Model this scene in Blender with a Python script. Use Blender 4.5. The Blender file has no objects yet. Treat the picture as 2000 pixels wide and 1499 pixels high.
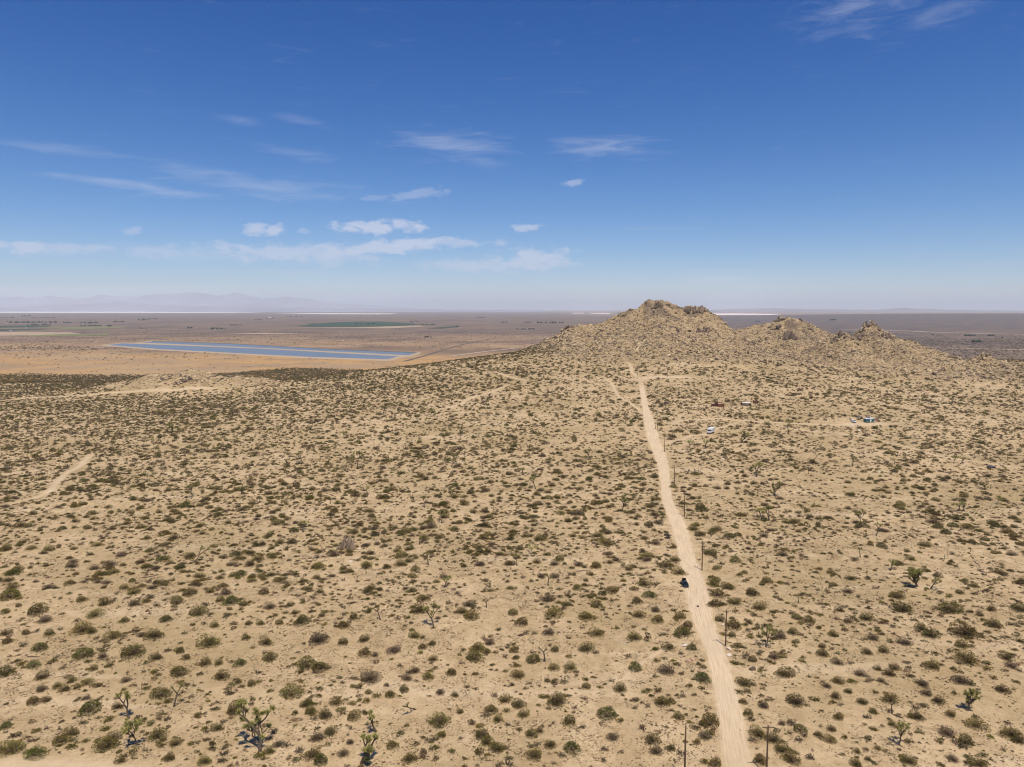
import bpy, math, random
import numpy as np
from mathutils import Vector, Matrix, Euler

scene = bpy.context.scene
col = scene.collection
R = math.radians
F_PX = 1450.0                      # focal length in pixels of the 2000 px wide photograph
PITCH = math.atan((749.5 - 604.0) / F_PX)
CAM_Z = 100.0

# ------------------------------------------------------------------ camera, light, sky
cam_data = bpy.data.cameras.new("camera")
cam_data.sensor_width = 36.0
cam_data.lens = 36.0 * F_PX / 2000.0
cam_data.clip_start = 0.5
cam_data.clip_end = 200000.0
cam = bpy.data.objects.new("camera", cam_data)
cam.location = (0, 0, CAM_Z)
cam.rotation_euler = (math.pi / 2 - PITCH, 0, 0)
col.objects.link(cam)
scene.camera = cam

SUN_EL = R(67)
SUN_DIR = Vector((1.5, -4.4, 0)).normalized() * math.cos(SUN_EL) + Vector((0, 0, math.sin(SUN_EL)))
sun_data = bpy.data.lights.new("sun", 'SUN')
sun_data.energy = 5.0
sun_data.angle = R(0.53)
sun_data.color = (1.0, 0.932, 0.82)
sun = bpy.data.objects.new("sun", sun_data)
sun.rotation_euler = SUN_DIR.to_track_quat('Z', 'Y').to_euler()
sun.location = (50, -100, 300)
col.objects.link(sun)

scene.view_settings.view_transform = 'Standard'
scene.view_settings.look = 'None'
scene.view_settings.exposure = 0.0
scene.view_settings.gamma = 1.0
scene.render.engine = 'CYCLES'
cy = scene.cycles
cy.use_denoising = True
cy.max_bounces = 5
cy.diffuse_bounces = 3
cy.glossy_bounces = 2
cy.transparent_max_bounces = 8
cy.volume_bounces = 2
cy.use_adaptive_sampling = False
cy.sample_clamp_indirect = 6.0
cy.filter_width = 1.1

HAZE_DENSITY = 1.0 / 34000.0
HAZE_COLOR = (0.82, 0.90, 1.0, 1)


def px_dir(px, py):
    u = (px - 1000.0) / F_PX
    v = (749.5 - py) / F_PX
    return np.array([u, math.cos(PITCH) + v * math.sin(PITCH), -math.sin(PITCH) + v * math.cos(PITCH)])


class Nodes:
    """small helper to write node trees shortly"""
    def __init__(s, tree):
        s.t = tree
        s.n = tree.nodes
        s.l = tree.links

    def add(s, kind, **kw):
        nd = s.n.new(kind)
        for k, v in kw.items():
            setattr(nd, k, v)
        return nd

    def put(s, sock, v):
        if v is None:
            return
        if hasattr(v, 'is_linked') or isinstance(v, bpy.types.NodeSocket):
            s.l.new(v, sock)
        else:
            if isinstance(v, (tuple, list)) and len(v) == 3 and sock.type == 'RGBA':
                v = (*v, 1)
            sock.default_value = v

    def math(s, op, a, b=None, c=None, clamp=False):
        nd = s.add('ShaderNodeMath', operation=op, use_clamp=clamp)
        s.put(nd.inputs[0], a)
        if b is not None:
            s.put(nd.inputs[1], b)
        if c is not None:
            s.put(nd.inputs[2], c)
        return nd.outputs[0]

    def smooth(s, v, lo, hi, a=0.0, b=1.0):
        nd = s.add('ShaderNodeMapRange', interpolation_type='SMOOTHSTEP')
        s.put(nd.inputs[0], v)
        s.put(nd.inputs[1], lo)
        s.put(nd.inputs[2], hi)
        s.put(nd.inputs[3], a)
        s.put(nd.inputs[4], b)
        return nd.outputs[0]

    def noise(s, vec, scale, detail=4.0, rough=0.55, dist=0.0):
        nd = s.add('ShaderNodeTexNoise')
        s.put(nd.inputs['Vector'], vec)
        nd.inputs['Scale'].default_value = scale
        nd.inputs['Detail'].default_value = detail
        nd.inputs['Roughness'].default_value = rough
        nd.inputs['Distortion'].default_value = dist
        return nd.outputs[0]

    def mapping(s, vec, loc=(0, 0, 0), rot=(0, 0, 0), scale=(1, 1, 1), kind='POINT'):
        nd = s.add('ShaderNodeMapping', vector_type=kind)
        s.put(nd.inputs[0], vec)
        nd.inputs[1].default_value = loc
        nd.inputs[2].default_value = rot
        nd.inputs[3].default_value = scale
        return nd.outputs[0]

    def mix(s, fac, a, b, blend='MIX'):
        nd = s.add('ShaderNodeMix', data_type='RGBA', blend_type=blend)
        s.put(nd.inputs[0], fac)
        s.put(nd.inputs[6], a)
        s.put(nd.inputs[7], b)
        return nd.outputs[2]

    def attr(s, name):
        nd = s.add('ShaderNodeAttribute', attribute_name=name)
        return nd.outputs['Fac']


# sky: physical sky deepened in saturation, with the clouds of a fair desert day
world = bpy.data.worlds.new("World")
scene.world = world
world.use_nodes = True
W = Nodes(world.node_tree)
W.n.clear()
sky = W.add('ShaderNodeTexSky', sky_type='NISHITA')
sky.sun_disc = False
sky.sun_elevation = SUN_EL
sky.sun_rotation = math.atan2(SUN_DIR.x, SUN_DIR.y)
sky.altitude = 900
sky.air_density = 0.85
sky.dust_density = 0.25
sky.ozone_density = 3.0
hs = W.add('ShaderNodeHueSaturation')
hs.inputs['Saturation'].default_value = 1.28
hs.inputs['Value'].default_value = 1.0
W.l.new(sky.outputs[0], hs.inputs['Color'])
gam = W.add('ShaderNodeGamma')
gam.inputs[1].default_value = 1.0
W.l.new(hs.outputs[0], gam.inputs[0])
tc = W.add('ShaderNodeTexCoord')
sep = W.add('ShaderNodeSeparateXYZ')
W.l.new(tc.outputs['Generated'], sep.inputs[0])
az = W.math('ARCTAN2', sep.outputs[0], sep.outputs[1])
el = W.math('ARCSINE', sep.outputs[2])
comb = W.add('ShaderNodeCombineXYZ')
W.l.new(az, comb.inputs[0])
W.l.new(el, comb.inputs[1])
P = comb.outputs[0]
n_puff = W.noise(W.mapping(P, scale=(1.0, 2.2, 1)), 36.0, 6, 0.62, 0.3)
n_wisp = W.noise(W.mapping(P, rot=(0, 0, R(-3)), scale=(6.0, 42.0, 1)), 2.3, 7, 0.62, 0.6)
n_cirr = W.noise(W.mapping(P, rot=(0, 0, R(20)), scale=(10.0, 45.0, 1)), 1.5, 8, 0.68, 1.3)
# (px, py, half width px, half height px, tilt deg, strength, kind)
CLOUDS = [
    (735, 444, 78, 10, 0, .95, 'p'), (690, 440, 30, 9, 5, .8, 'p'), (780, 440, 34, 9, 8, .85, 'p'),
    (740, 486, 120, 13, 6, .85, 'p'), (810, 474, 70, 9, 4, .9, 'p'), (880, 474, 90, 7, 0, .6, 'p'),
    (570, 494, 170, 15, 0, .7, 'p'), (410, 497, 160, 17, -1, .5, 'w'), (650, 502, 110, 14, 2, .5, 'p'),
    (1040, 508, 68, 20, 3, .8, 'p'), (930, 519, 110, 11, 1, .6, 'p'),
    (45, 483, 60, 10, 0, .75, 'p'), (130, 487, 110, 10, 2, .5, 'p'), (340, 492, 110, 10, 1, .45, 'p'),
    (495, 449, 24, 9, 12, .75, 'p'), (542, 450, 20, 10, 12, .85, 'p'), (592, 452, 10, 5, 0, .35, 'p'),
    (262, 453, 15, 9, 20, .4, 'p'), (1025, 444, 30, 6, 0, .7, 'p'),
    (1112, 357, 20, 6, 8, .5, 'p'), (820, 379, 60, 8, 8, .35, 'p'), (740, 386, 40, 5, 5, .25, 'p'),
    (885, 285, 110, 24, -3, .55, 'w'), (945, 315, 60, 14, -14, .28, 'w'),
    (1180, 289, 110, 19, -3, .55, 'w'),
    (300, 368, 200, 11, -5, .55, 'w'), (530, 367, 190, 20, -3, .5, 'w'), (370, 332, 120, 13, -2, .42, 'w'),
    (590, 301, 70, 12, -5, .35, 'w'), (465, 236, 45, 9, -3, .32, 'w'), (590, 237, 50, 9, -8, .25, 'w'),
    (135, 294, 130, 13, -2, .3, 'w'), (570, 534, 90, 6, 0, .45, 'w'), (1290, 446, 90, 5, 0, .35, 'w'),
    (1430, 529, 70, 5, 2, .35, 'w'), (1390, 547, 60, 8, 0, .28, 'p'), (1950, 515, 120, 5, 1, .25, 'w'),
    (1690, 6, 140, 46, 3, .6, 'c'), (1850, 22, 120, 26, 14, .4, 'c'), (1660, 55, 90, 18, 0, .3, 'c'),
]
dens = None
for (px, py, rx, ry, tilt, st, kind) in CLOUDS:
    d = px_dir(px, py)
    a0 = math.atan2(d[0], d[1])
    e0 = math.asin(d[2] / np.linalg.norm(d))
    k = 1.0 / F_PX / (1 + ((px - 1000) / F_PX) ** 2)
    sx, sy = rx * k * 1.08, ry / F_PX / math.sqrt(1 + ((px - 1000) / F_PX) ** 2) * 1.15
    m = W.mapping(P, loc=(a0, e0, 0), rot=(0, 0, R(tilt)), scale=(sx, sy, 1), kind='TEXTURE')
    ln = W.add('ShaderNodeVectorMath', operation='LENGTH')
    W.l.new(m, ln.inputs[0])
    nz = {'p': n_puff, 'w': n_wisp, 'c': n_cirr}[kind]
    amp = {'p': 3.6, 'w': 3.2, 'c': 3.6}[kind]
    st = st * {'p': 0.85, 'w': 0.55, 'c': 0.42}[kind]
    v = W.math('MULTIPLY_ADD', nz, amp, {'p': 1.28, 'w': 0.95, 'c': 0.8}[kind] - 0.5 * amp)
    v = W.math('SUBTRACT', v, ln.outputs[1])
    v = W.smooth(v, 0.0 if kind == 'p' else -0.25, 0.95 if kind == 'p' else 1.3, 0.0, st)
    dens = v if dens is None else W.math('MAXIMUM', dens, v)
veil = W.math('MULTIPLY', W.smooth(n_wisp, 0.56, 0.9), 0.12)
dens = W.math('MAXIMUM', dens, veil)
skycol = W.mix(1.0, gam.outputs[0], (0.97, 1.0, 1.06), 'MULTIPLY')
# the air is thinner blue towards the top, paler low down (same all round the horizon)
grad = W.smooth(el, R(-3), R(24))
skycol = W.mix(1.0, skycol, W.mix(grad, (1.12, 1.03, 1.05), (0.0, 0.66, 1.03)), 'MULTIPLY')
mixed = W.mix(W.math('MULTIPLY', dens, 0.85), skycol, (7.2, 7.5, 8.9))
bg = W.add('ShaderNodeBackground')
bg.inputs['Strength'].default_value = 0.095
W.l.new(mixed, bg.inputs['Color'])
wo = W.add('ShaderNodeOutputWorld')
W.l.new(bg.outputs[0], wo.inputs['Surface'])
world.cycles.sampling_method = 'MANUAL'
world.cycles.sample_map_resolution = 512

# ------------------------------------------------------------------ helpers
rng = np.random.default_rng(11)
rnd = random.Random(5)


def _hash(ix, iy, seed):
    h = (ix.astype(np.int64) * 374761393 + iy.astype(np.int64) * 668265263 + seed * 1442695041) & 0xffffffff
    h = ((h ^ (h >> 13)) * 1274126177) & 0xffffffff
    h = h ^ (h >> 16)
    return (h & 0xffffff) / float(0xffffff)


def vnoise(x, y, seed=0):
    ix = np.floor(x); iy = np.floor(y)
    fx = x - ix; fy = y - iy
    fx = fx * fx * (3 - 2 * fx); fy = fy * fy * (3 - 2 * fy)
    a = _hash(ix, iy, seed); b = _hash(ix + 1, iy, seed)
    c = _hash(ix, iy + 1, seed); d = _hash(ix + 1, iy + 1, seed)
    return (a + (b - a) * fx) * (1 - fy) + (c + (d - c) * fx) * fy


def fbm(x, y, scale, octaves=4, seed=0, gain=0.5):
    v = 0.0; amp = 1.0; tot = 0.0
    for i in range(octaves):
        v = v + amp * vnoise(x / scale * 2 ** i + 17.3 * i, y / scale * 2 ** i - 9.1 * i, seed + i)
        tot += amp; amp *= gain
    return v / tot


def sstep(v, lo, hi):
    t = np.clip((v - lo) / (hi - lo), 0, 1)
    return t * t * (3 - 2 * t)


def mesh_np(name, verts, faces, mats=(), smooth=False, attrs=None, mat_idx=None):
    me = bpy.data.meshes.new(name)
    verts = np.asarray(verts, dtype=np.float32)
    faces = np.asarray(faces, dtype=np.int32)
    n = faces.shape[1]
    me.vertices.add(len(verts)); me.loops.add(faces.size); me.polygons.add(len(faces))
    me.vertices.foreach_set('co', verts.ravel())
    me.loops.foreach_set('vertex_index', faces.ravel())
    me.polygons.foreach_set('loop_start', np.arange(0, faces.size, n, dtype=np.int32))
    me.polygons.foreach_set('use_smooth', np.full(len(faces), smooth))
    if mat_idx is not None:
        me.polygons.foreach_set('material_index', np.asarray(mat_idx, dtype=np.int32))
    for m in mats:
        me.materials.append(m)
    me.update(calc_edges=True)
    for k, v in (attrs or {}).items():
        a = me.attributes.new(k, 'FLOAT', 'POINT')
        a.data.foreach_set('value', np.asarray(v, dtype=np.float32).ravel())
    return me


def obj(name, me, parent=None, loc=(0, 0, 0), rot=(0, 0, 0), scale=(1, 1, 1)):
    o = bpy.data.objects.new(name, me)
    o.location = loc
    o.rotation_euler = rot
    o.scale = scale
    if parent is not None:
        o.parent = parent
    col.objects.link(o)
    return o


def tag(o, label=None, cat=None, group=None, kind=None):
    if label: o['label'] = label
    if cat: o['category'] = cat
    if group: o['group'] = group
    if kind: o['kind'] = kind
    return o


def copy_tree(o, parent=None):
    c = o.copy()
    col.objects.link(c)
    c.parent = parent
    for ch in list(o.children):
        copy_tree(ch, c)
    return c


def mat(name, base, rough=0.9, spec=0.2, metallic=0.0, vary=0.0, nscale=3.0, bump=0.0, hue=0.0, translucent=0.0):
    m = bpy.data.materials.new(name)
    m.use_nodes = True
    N = Nodes(m.node_tree)
    b = N.n['Principled BSDF']
    b.inputs['Roughness'].default_value = rough
    b.inputs['Specular IOR Level'].default_value = spec
    b.inputs['Metallic'].default_value = metallic
    g = N.add('ShaderNodeNewGeometry')
    tcn = N.add('ShaderNodeTexCoord')
    c = (*base, 1)
    nz = N.noise(tcn.outputs['Object'], nscale, 5, 0.6)
    c = N.mix(nz, tuple(x * (1 - vary) for x in base), tuple(min(1, x * (1 + vary)) for x in base))
    if hue:
        oi = N.add('ShaderNodeObjectInfo')
        h = N.add('ShaderNodeHueSaturation')
        N.put(h.inputs['Hue'], N.math('MULTIPLY_ADD', oi.outputs['Random'], hue, 0.5 - hue / 2))
        r2 = N.math('FRACT', N.math('MULTIPLY', oi.outputs['Random'], 7.31))
        N.put(h.inputs['Value'], N.math('MULTIPLY_ADD', r2, 0.7, 0.65))
        N.put(h.inputs['Color'], c)
        c = h.outputs[0]
    N.put(b.inputs['Base Color'], c)
    if bump:
        bp = N.add('ShaderNodeBump')
        bp.inputs['Strength'].default_value = bump
        N.put(bp.inputs['Height'], nz)
        N.put(b.inputs['Normal'], bp.outputs[0])
    return m


# ------------------------------------------------------------------ terrain height
def sil(points, dist):
    X, Z = [], []
    for px, py in points:
        d = px_dir(px, py)
        X.append(d[0] / d[1] * dist)
        Z.append(CAM_Z + d[2] / d[1] * dist)
    return np.array(X), np.array(Z)


HILLS = [   # silhouette in the photograph, distance of the crest, front and back width
    (sil([(930, 716), (970, 706), (1000, 697), (1015, 687), (1060, 670), (1090, 655), (1105, 642), (1130, 636), (1170, 633),
          (1200, 620), (1212, 614), (1225, 609), (1245, 602), (1270, 592), (1290, 591), (1310, 597), (1330, 605),
          (1345, 606), (1360, 604), (1380, 607), (1390, 616), (1405, 627), (1420, 639), (1435, 648), (1460, 662),
          (1500, 684), (1560, 704), (1640, 722)], 1150), 1150, 250, 240),
    (sil([(1330, 690), (1400, 655), (1440, 645), (1480, 637), (1500, 631), (1520, 625), (1545, 625), (1568, 631), (1590, 641),
          (1615, 654), (1650, 672), (1720, 698), (1800, 715)], 1380), 1380, 400, 260),
    (sil([(1520, 718), (1580, 693), (1605, 674), (1620, 666), (1640, 655), (1650, 654), (1662, 662), (1680, 650), (1697, 638),
          (1712, 639), (1740, 652), (1760, 662), (1790, 673), (1820, 685), (1860, 699), (1885, 709), (1905, 703),
          (1922, 696), (1935, 698), (1955, 709), (1980, 720), (2010, 729), (2080, 745), (2200, 765)], 1080), 1080, 215, 220),
]


def fan(x, y):
    f0 = 38.0 * np.clip((y - 300) / 700.0, 0, 1.0) ** 1.5
    gl = sstep(x, -430, 70)
    gr = 1 - 0.72 * sstep(x, 190, 620)
    z = f0 * gl * gr
    edge0 = 985 + 260 * sstep(x, -150, 250)
    edge1 = 1330 + 600 * sstep(x, -150, 250)
    t = np.clip((y - edge0) / (edge1 - edge0), 0, 1)
    t = t * t * (3 - 2 * t)
    near = 1 - t
    z = z * near - 30 * t
    z = z + near * (2.6 * (fbm(x, y, 95, 3, 3) - 0.5) + 1.3 * (fbm(x, y, 17, 3, 9) - 0.5))
    # low rocky knoll on the left
    k = np.exp(-((x + 395) / 95.0) ** 2 - ((y - 905) / 48.0) ** 2)
    z = z + 23.0 * k * (0.62 + 0.7 * fbm(x, y, 22, 3, 40))
    # swell of the far ground on the right
    z = z + 68 * np.exp(-((y - 10500) / 3200.0) ** 2) * sstep(x, 2000, 6000) * (0.86 + 0.28 * fbm(x, y, 2600, 2, 61))
    return z


def knoll_mask(x, y):
    return np.exp(-((x + 395) / 110.0) ** 2 - ((y - 905) / 55.0) ** 2)


def hills(x, y):
    """height above the fan, 0 away from the hills"""
    base = fan(x, y)
    best = np.zeros_like(base)
    wx = 34 * (fbm(x, y, 120, 2, 71) - 0.5)
    for (X, Z), yc, wf, wb in HILLS:
        z = np.interp(x, X, Z, left=-99, right=-99)
        h = np.maximum(z - base, 0)
        t = np.where(y < yc, (yc - y - wx * np.clip((yc - y) / 60, 0, 1)) / wf, (y - yc) / wb)
        t = np.clip(np.abs(t), 0, 1)
        p = (1 - t) ** 1.25 * (1 - 0.15 * np.sin(t * math.pi))
        h = h * p
        best = np.maximum(best, h)
    return best


def rockiness(x, y, hh):
    m = np.clip(hh / 14.0, 0, 1)
    return m


def ground_z(x, y, sink=True):
    hh = hills(x, y)
    z = fan(x, y) + hh
    if sink:
        z = z - 7.0 * sstep(hh, 2.0, 9.0)
    return z, hh


# tensor grid: fine near the camera, widening to the horizon
def grow(start, step, limit, f):
    out = []
    v = start
    while v < limit:
        v += step
        step *= f
        out.append(v)
    return out


xs_mid = np.arange(-760, 850.1, 3.0)
g = grow(0, 3.5, 90000, 1.13)
xs = np.concatenate([-760 - np.array(g)[::-1], xs_mid, 850 + np.array(g)])
ys = []
v = 40.0
while v < 1650:
    ys.append(v)
    v += max(1.6, 0.0045 * v)
ys = np.concatenate([(40 - np.array(grow(0, 3, 6000, 1.2)))[::-1], np.array(ys), ys[-1] + np.array(grow(0, 8, 94000, 1.07))])
GX, GY = np.meshgrid(xs, ys)
GZ, GH = ground_z(GX, GY)


def interp_grid(xa, ya, Z, x, y):
    x = np.asarray(x, float); y = np.asarray(y, float)
    i = np.clip(np.searchsorted(xa, x) - 1, 0, len(xa) - 2)
    j = np.clip(np.searchsorted(ya, y) - 1, 0, len(ya) - 2)
    fx = (x - xa[i]) / (xa[i + 1] - xa[i]); fy = (y - ya[j]) / (ya[j + 1] - ya[j])
    fx = np.clip(fx, 0, 1); fy = np.clip(fy, 0, 1)
    return (Z[j, i] * (1 - fx) * (1 - fy) + Z[j, i + 1] * fx * (1 - fy) + Z[j + 1, i] * (1 - fx) * fy + Z[j + 1, i + 1] * fx * fy)


# the rocky hills: a finer grid
hx = np.arange(-120, 900.1, 2.2)
hy = np.arange(780, 1620.1, 2.2)
HX, HY = np.meshgrid(hx, hy)
HH = hills(HX, HY)
hm = sstep(HH, 0.5, 14.0)


def ridged(x, y, s, o, seed):
    return 1 - np.abs(2 * fbm(x, y, s, o, seed) - 1)


crag = sstep(fbm(HX, HY, 70, 3, 90), 0.46, 0.66) * sstep(HH, 15, 45)
detail = hm * (9.0 * (ridged(HX, HY, 60, 3, 21) - 0.72) + 6.0 * (ridged(HX, HY, 20, 3, 33) - 0.7) + 2.8 * (fbm(HX, HY, 7, 2, 35) - 0.5))
detail += crag * (9.0 * (ridged(HX, HY, 26, 3, 51) - 0.62) + 5.0 * (vnoise(HX / 6, HY / 6, 77) - 0.5))
# keep the crest line where the photograph has it
HZ = fan(HX, HY) + HH + detail * (0.25 + 0.75 * hm) + 0.07


def surf(x, y):
    """height of what one stands on, hills included"""
    x = np.asarray(x, float); y = np.asarray(y, float)
    a = interp_grid(xs, ys, GZ, x, y)
    inside = (x > hx[0]) & (x < hx[-1]) & (y > hy[0]) & (y < hy[-1])
    b = interp_grid(hx, hy, HZ, x, y)
    h = interp_grid(hx, hy, HH, x, y)
    return np.where(inside & (h > 0.6), np.maximum(a, b), a)


_T = 60 * (1.0045 ** np.arange(0, 1700))


def at(px, py):
    d = px_dir(px, py)
    d = d / d[1]
    x = d[0] * _T; y = _T; z = CAM_Z + d[2] * _T
    g = surf(x, y)
    below = np.nonzero(z < g)[0]
    if len(below) == 0:
        t = 60000.0
    else:
        i = max(below[0], 1)
        a, b = _T[i - 1], _T[i]
        for _ in range(18):
            m = 0.5 * (a + b)
            if CAM_Z + d[2] * m < float(surf(d[0] * m, m)):
                b = m
            else:
                a = m
        t = 0.5 * (a + b)
    return Vector((d[0] * t, t, float(surf(d[0] * t, t))))


def gz(x, y):
    return float(surf(x, y))


def slant(p):
    return math.sqrt(p.x ** 2 + p.y ** 2 + (CAM_Z - p.z) ** 2)


def px_size(p, npx):
    """metres that npx photo pixels span at the point p, across the view"""
    depth = p.y * math.cos(PITCH) + (CAM_Z - p.z) * math.sin(PITCH)
    return npx * depth / F_PX


def px_height(p, npx):
    depth = p.y * math.cos(PITCH) + (CAM_Z - p.z) * math.sin(PITCH)
    dep = math.atan2(CAM_Z - p.z, p.y)
    return npx * depth / F_PX / max(0.3, math.cos(dep) * 1.02)


# ------------------------------------------------------------------ ground materials
def sand_colour(N, pos):
    big = N.noise(pos, 0.012, 4, 0.6)
    mid = N.noise(pos, 0.09, 5, 0.65)
    fine = N.noise(pos, 0.9, 6, 0.72)
    grain = N.noise(pos, 6.0, 4, 0.75)
    sand = N.mix(N.smooth(mid, 0.35, 0.68), (0.53, 0.385, 0.222), (0.41, 0.29, 0.155))
    sand = N.mix(N.smooth(big, 0.42, 0.7), sand, (0.355, 0.255, 0.128))
    sand = N.mix(N.math('MULTIPLY', N.smooth(N.noise(pos, 0.28, 5, 0.7), 0.46, 0.66), 0.6), sand, (0.315, 0.218, 0.108))
    wash = N.noise(N.mapping(pos, rot=(0, 0, R(-28)), scale=(0.011, 0.075, 0.05)), 1.0, 4, 0.55, 0.4)
    sand = N.mix(N.math('MULTIPLY', N.smooth(wash, 0.56, 0.68), 0.55), sand, (0.56, 0.42, 0.26))
    sand = N.mix(N.math('MULTIPLY', N.smooth(fine, 0.5, 0.78), 0.5), sand, (0.24, 0.17, 0.095))
    sand = N.mix(N.math('MULTIPLY', N.smooth(fine, 0.47, 0.25), 0.5), sand, (0.60, 0.45, 0.28))
    sand = N.mix(N.math('MULTIPLY', N.smooth(grain, 0.55, 0.8), 0.55), sand, (0.17, 0.12, 0.075))
    speck = N.noise(pos, 2.6, 3, 0.7)
    sand = N.mix(N.math('MULTIPLY', N.smooth(speck, 0.56, 0.68), 0.75), sand, (0.16, 0.115, 0.075))
    return sand, mid, fine, grain


def earth_material(name, rocky):
    m = bpy.data.materials.new(name)
    m.use_nodes = True
    N = Nodes(m.node_tree)
    b = N.n['Principled BSDF']
    b.inputs['Roughness'].default_value = 0.95
    b.inputs['Specular IOR Level'].default_value = 0.1
    geo = N.add('ShaderNodeNewGeometry')
    pos = geo.outputs['Position']
    sand, mid, fine, grain = sand_colour(N, pos)
    rock = N.mix(N.smooth(mid, 0.3, 0.7), (0.45, 0.325, 0.185), (0.32, 0.222, 0.115))
    rock = N.mix(N.math('MULTIPLY', N.smooth(N.noise(pos, 0.35, 6, 0.8), 0.47, 0.6), 0.85), rock, (0.15, 0.105, 0.06))
    rock = N.mix(N.math('MULTIPLY', N.smooth(N.noise(pos, 0.16, 4, 0.7), 0.55, 0.7), 0.5), rock, (0.42, 0.33, 0.23))
    rock = N.mix(N.math('MULTIPLY', N.smooth(N.noise(pos, 0.05, 3, 0.6), 0.56, 0.7), 0.5), rock, (0.30, 0.20, 0.08))
    rk = N.attr('rock')
    c = N.mix(rk, sand, rock)
    if rocky:
        c = N.mix(N.attr('crag'), c, N.mix(N.smooth(fine, 0.35, 0.65), (0.20, 0.145, 0.10), (0.085, 0.06, 0.045)))
    # the plain
    pn = N.attr('plain')
    p1 = N.noise(pos, 0.0016, 6, 0.62)
    p2 = N.noise(pos, 0.009, 5, 0.7)
    p3 = N.noise(pos, 0.05, 4, 0.8)
    plain = N.mix(N.smooth(p1, 0.4, 0.62), (0.335, 0.22, 0.125), (0.18, 0.118, 0.078))
    plain = N.mix(N.math('MULTIPLY', N.smooth(p2, 0.5, 0.7), 0.55), plain, (0.13, 0.095, 0.075))
    plain = N.mix(N.math('MULTIPLY', N.smooth(p2, 0.42, 0.28), 0.5), plain, (0.40, 0.30, 0.21))
    plain = N.mix(N.math('MULTIPLY', N.smooth(p3, 0.56, 0.7), 0.45), plain, (0.10, 0.075, 0.055))
    org = N.mix(N.smooth(p2, 0.38, 0.62), (0.42, 0.25, 0.105), (0.31, 0.205, 0.115))
    org = N.mix(N.math('MULTIPLY', N.smooth(p1, 0.48, 0.62), 0.4), org, (0.36, 0.27, 0.17))
    org = N.mix(N.math('MULTIPLY', N.smooth(p3, 0.6, 0.75), 0.5), org, (0.22, 0.15, 0.08))
    plain = N.mix(N.attr('dusk'), plain, N.mix(N.smooth(p2, 0.4, 0.66), (0.15, 0.11, 0.09), (0.08, 0.064, 0.06)))  # darker, greyer brown of the scrub-covered parts of the plain
    plain = N.mix(N.attr('orange'), plain, org)
    c = N.mix(pn, c, plain)
    N.put(b.inputs['Base Color'], c)
    bp = N.add('ShaderNodeBump')
    bp.inputs['Strength'].default_value = 0.6
    bp.inputs['Distance'].default_value = 0.5
    h = N.math('ADD', N.math('MULTIPLY', fine, 0.7), N.math('MULTIPLY', grain, 0.15))
    if rocky:
        h = N.math('ADD', h, N.math('MULTIPLY', N.noise(pos, 0.35, 6, 0.75), 3.0))
    N.put(bp.inputs['Height'], h)
    N.put(b.inputs['Normal'], bp.outputs[0])
    return m


M_ground = earth_material('desert_sand', False)
M_hill = earth_material('rocky_slope', True)


def grid_faces(nx, ny):
    i = np.arange(nx - 1)[None, :] + np.arange(ny - 1)[:, None] * nx
    return np.stack([i, i + 1, i + 1 + nx, i + nx], -1).reshape(-1, 4)


rockm = np.maximum(sstep(GH, 0.2, 6), 0.75 * sstep(knoll_mask(GX, GY), 0.2, 0.6))
edge0 = 1120 + 260 * sstep(GX, -150, 250)
plainm = sstep(GY + 60 * (fbm(GX, GY, 90, 3, 5) - 0.5), edge0, edge0 + 170) * (GY > 500)
orange = sstep(GY, 1180, 1300) * (1 - sstep(GY + 260 * (fbm(GX, GY, 260, 3, 15) - 0.5) + 0.12 * GX, 1950, 2250)) * (1 - sstep(GX, 100, 400))
me = mesh_np('ground', np.stack([GX, GY, GZ], -1).reshape(-1, 3), grid_faces(len(xs), len(ys)), [M_ground], True,
             {'rock': rockm, 'plain': plainm, 'orange': orange, 'dusk': sstep(GY, 3300, 5600) * sstep(GX, 900, 2600) * (1 - sstep(GY, 11500, 15000)) + 0.7 * sstep(GY, 2300, 4500) * (1 - sstep(GX, 900, 2600)) * (1 - sstep(GY, 20000, 50000)) + 0.75 * sstep(GX, 350, 600) * sstep(GY, 1400, 1700) * (1 - sstep(GY, 3300, 5600))})
tag(obj('ground', me), kind='structure')

hf = grid_faces(len(hx), len(hy))
keep = HH.reshape(-1)[hf].max(1) > 0.45
hf = hf[keep]
hv = np.stack([HX, HY, HZ], -1).reshape(-1, 3)
cx = hv[hf].mean(1)
which = np.where(cx[:, 1] < 1230 - 0 * cx[:, 0], np.where(cx[:, 0] < 385, 0, 2), np.where(cx[:, 0] < 330, 0, 1))
hattr = {'rock': sstep(HH, 0.2, 6).ravel(), 'crag': (crag * sstep(fbm(HX, HY, 16, 3, 91), 0.42, 0.6) * 0.8).ravel(), 'plain': np.zeros(HX.size), 'orange': np.zeros(HX.size), 'dusk': np.zeros(HX.size)}
for w in range(3):
    f = hf[which == w]
    used, inv = np.unique(f, return_inverse=True)
    me = mesh_np('rocky_hill', hv[used], inv.reshape(-1, 4), [M_hill], True, {k: a[used] for k, a in hattr.items()})
    tag(obj('rocky_hill', me), ['tall tan rocky hill with a dark crag at the top', 'middle rocky hill with dark slabs behind the main slope',
                               'right rocky hill with broken boulder ridge'][w], kind='structure')


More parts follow.
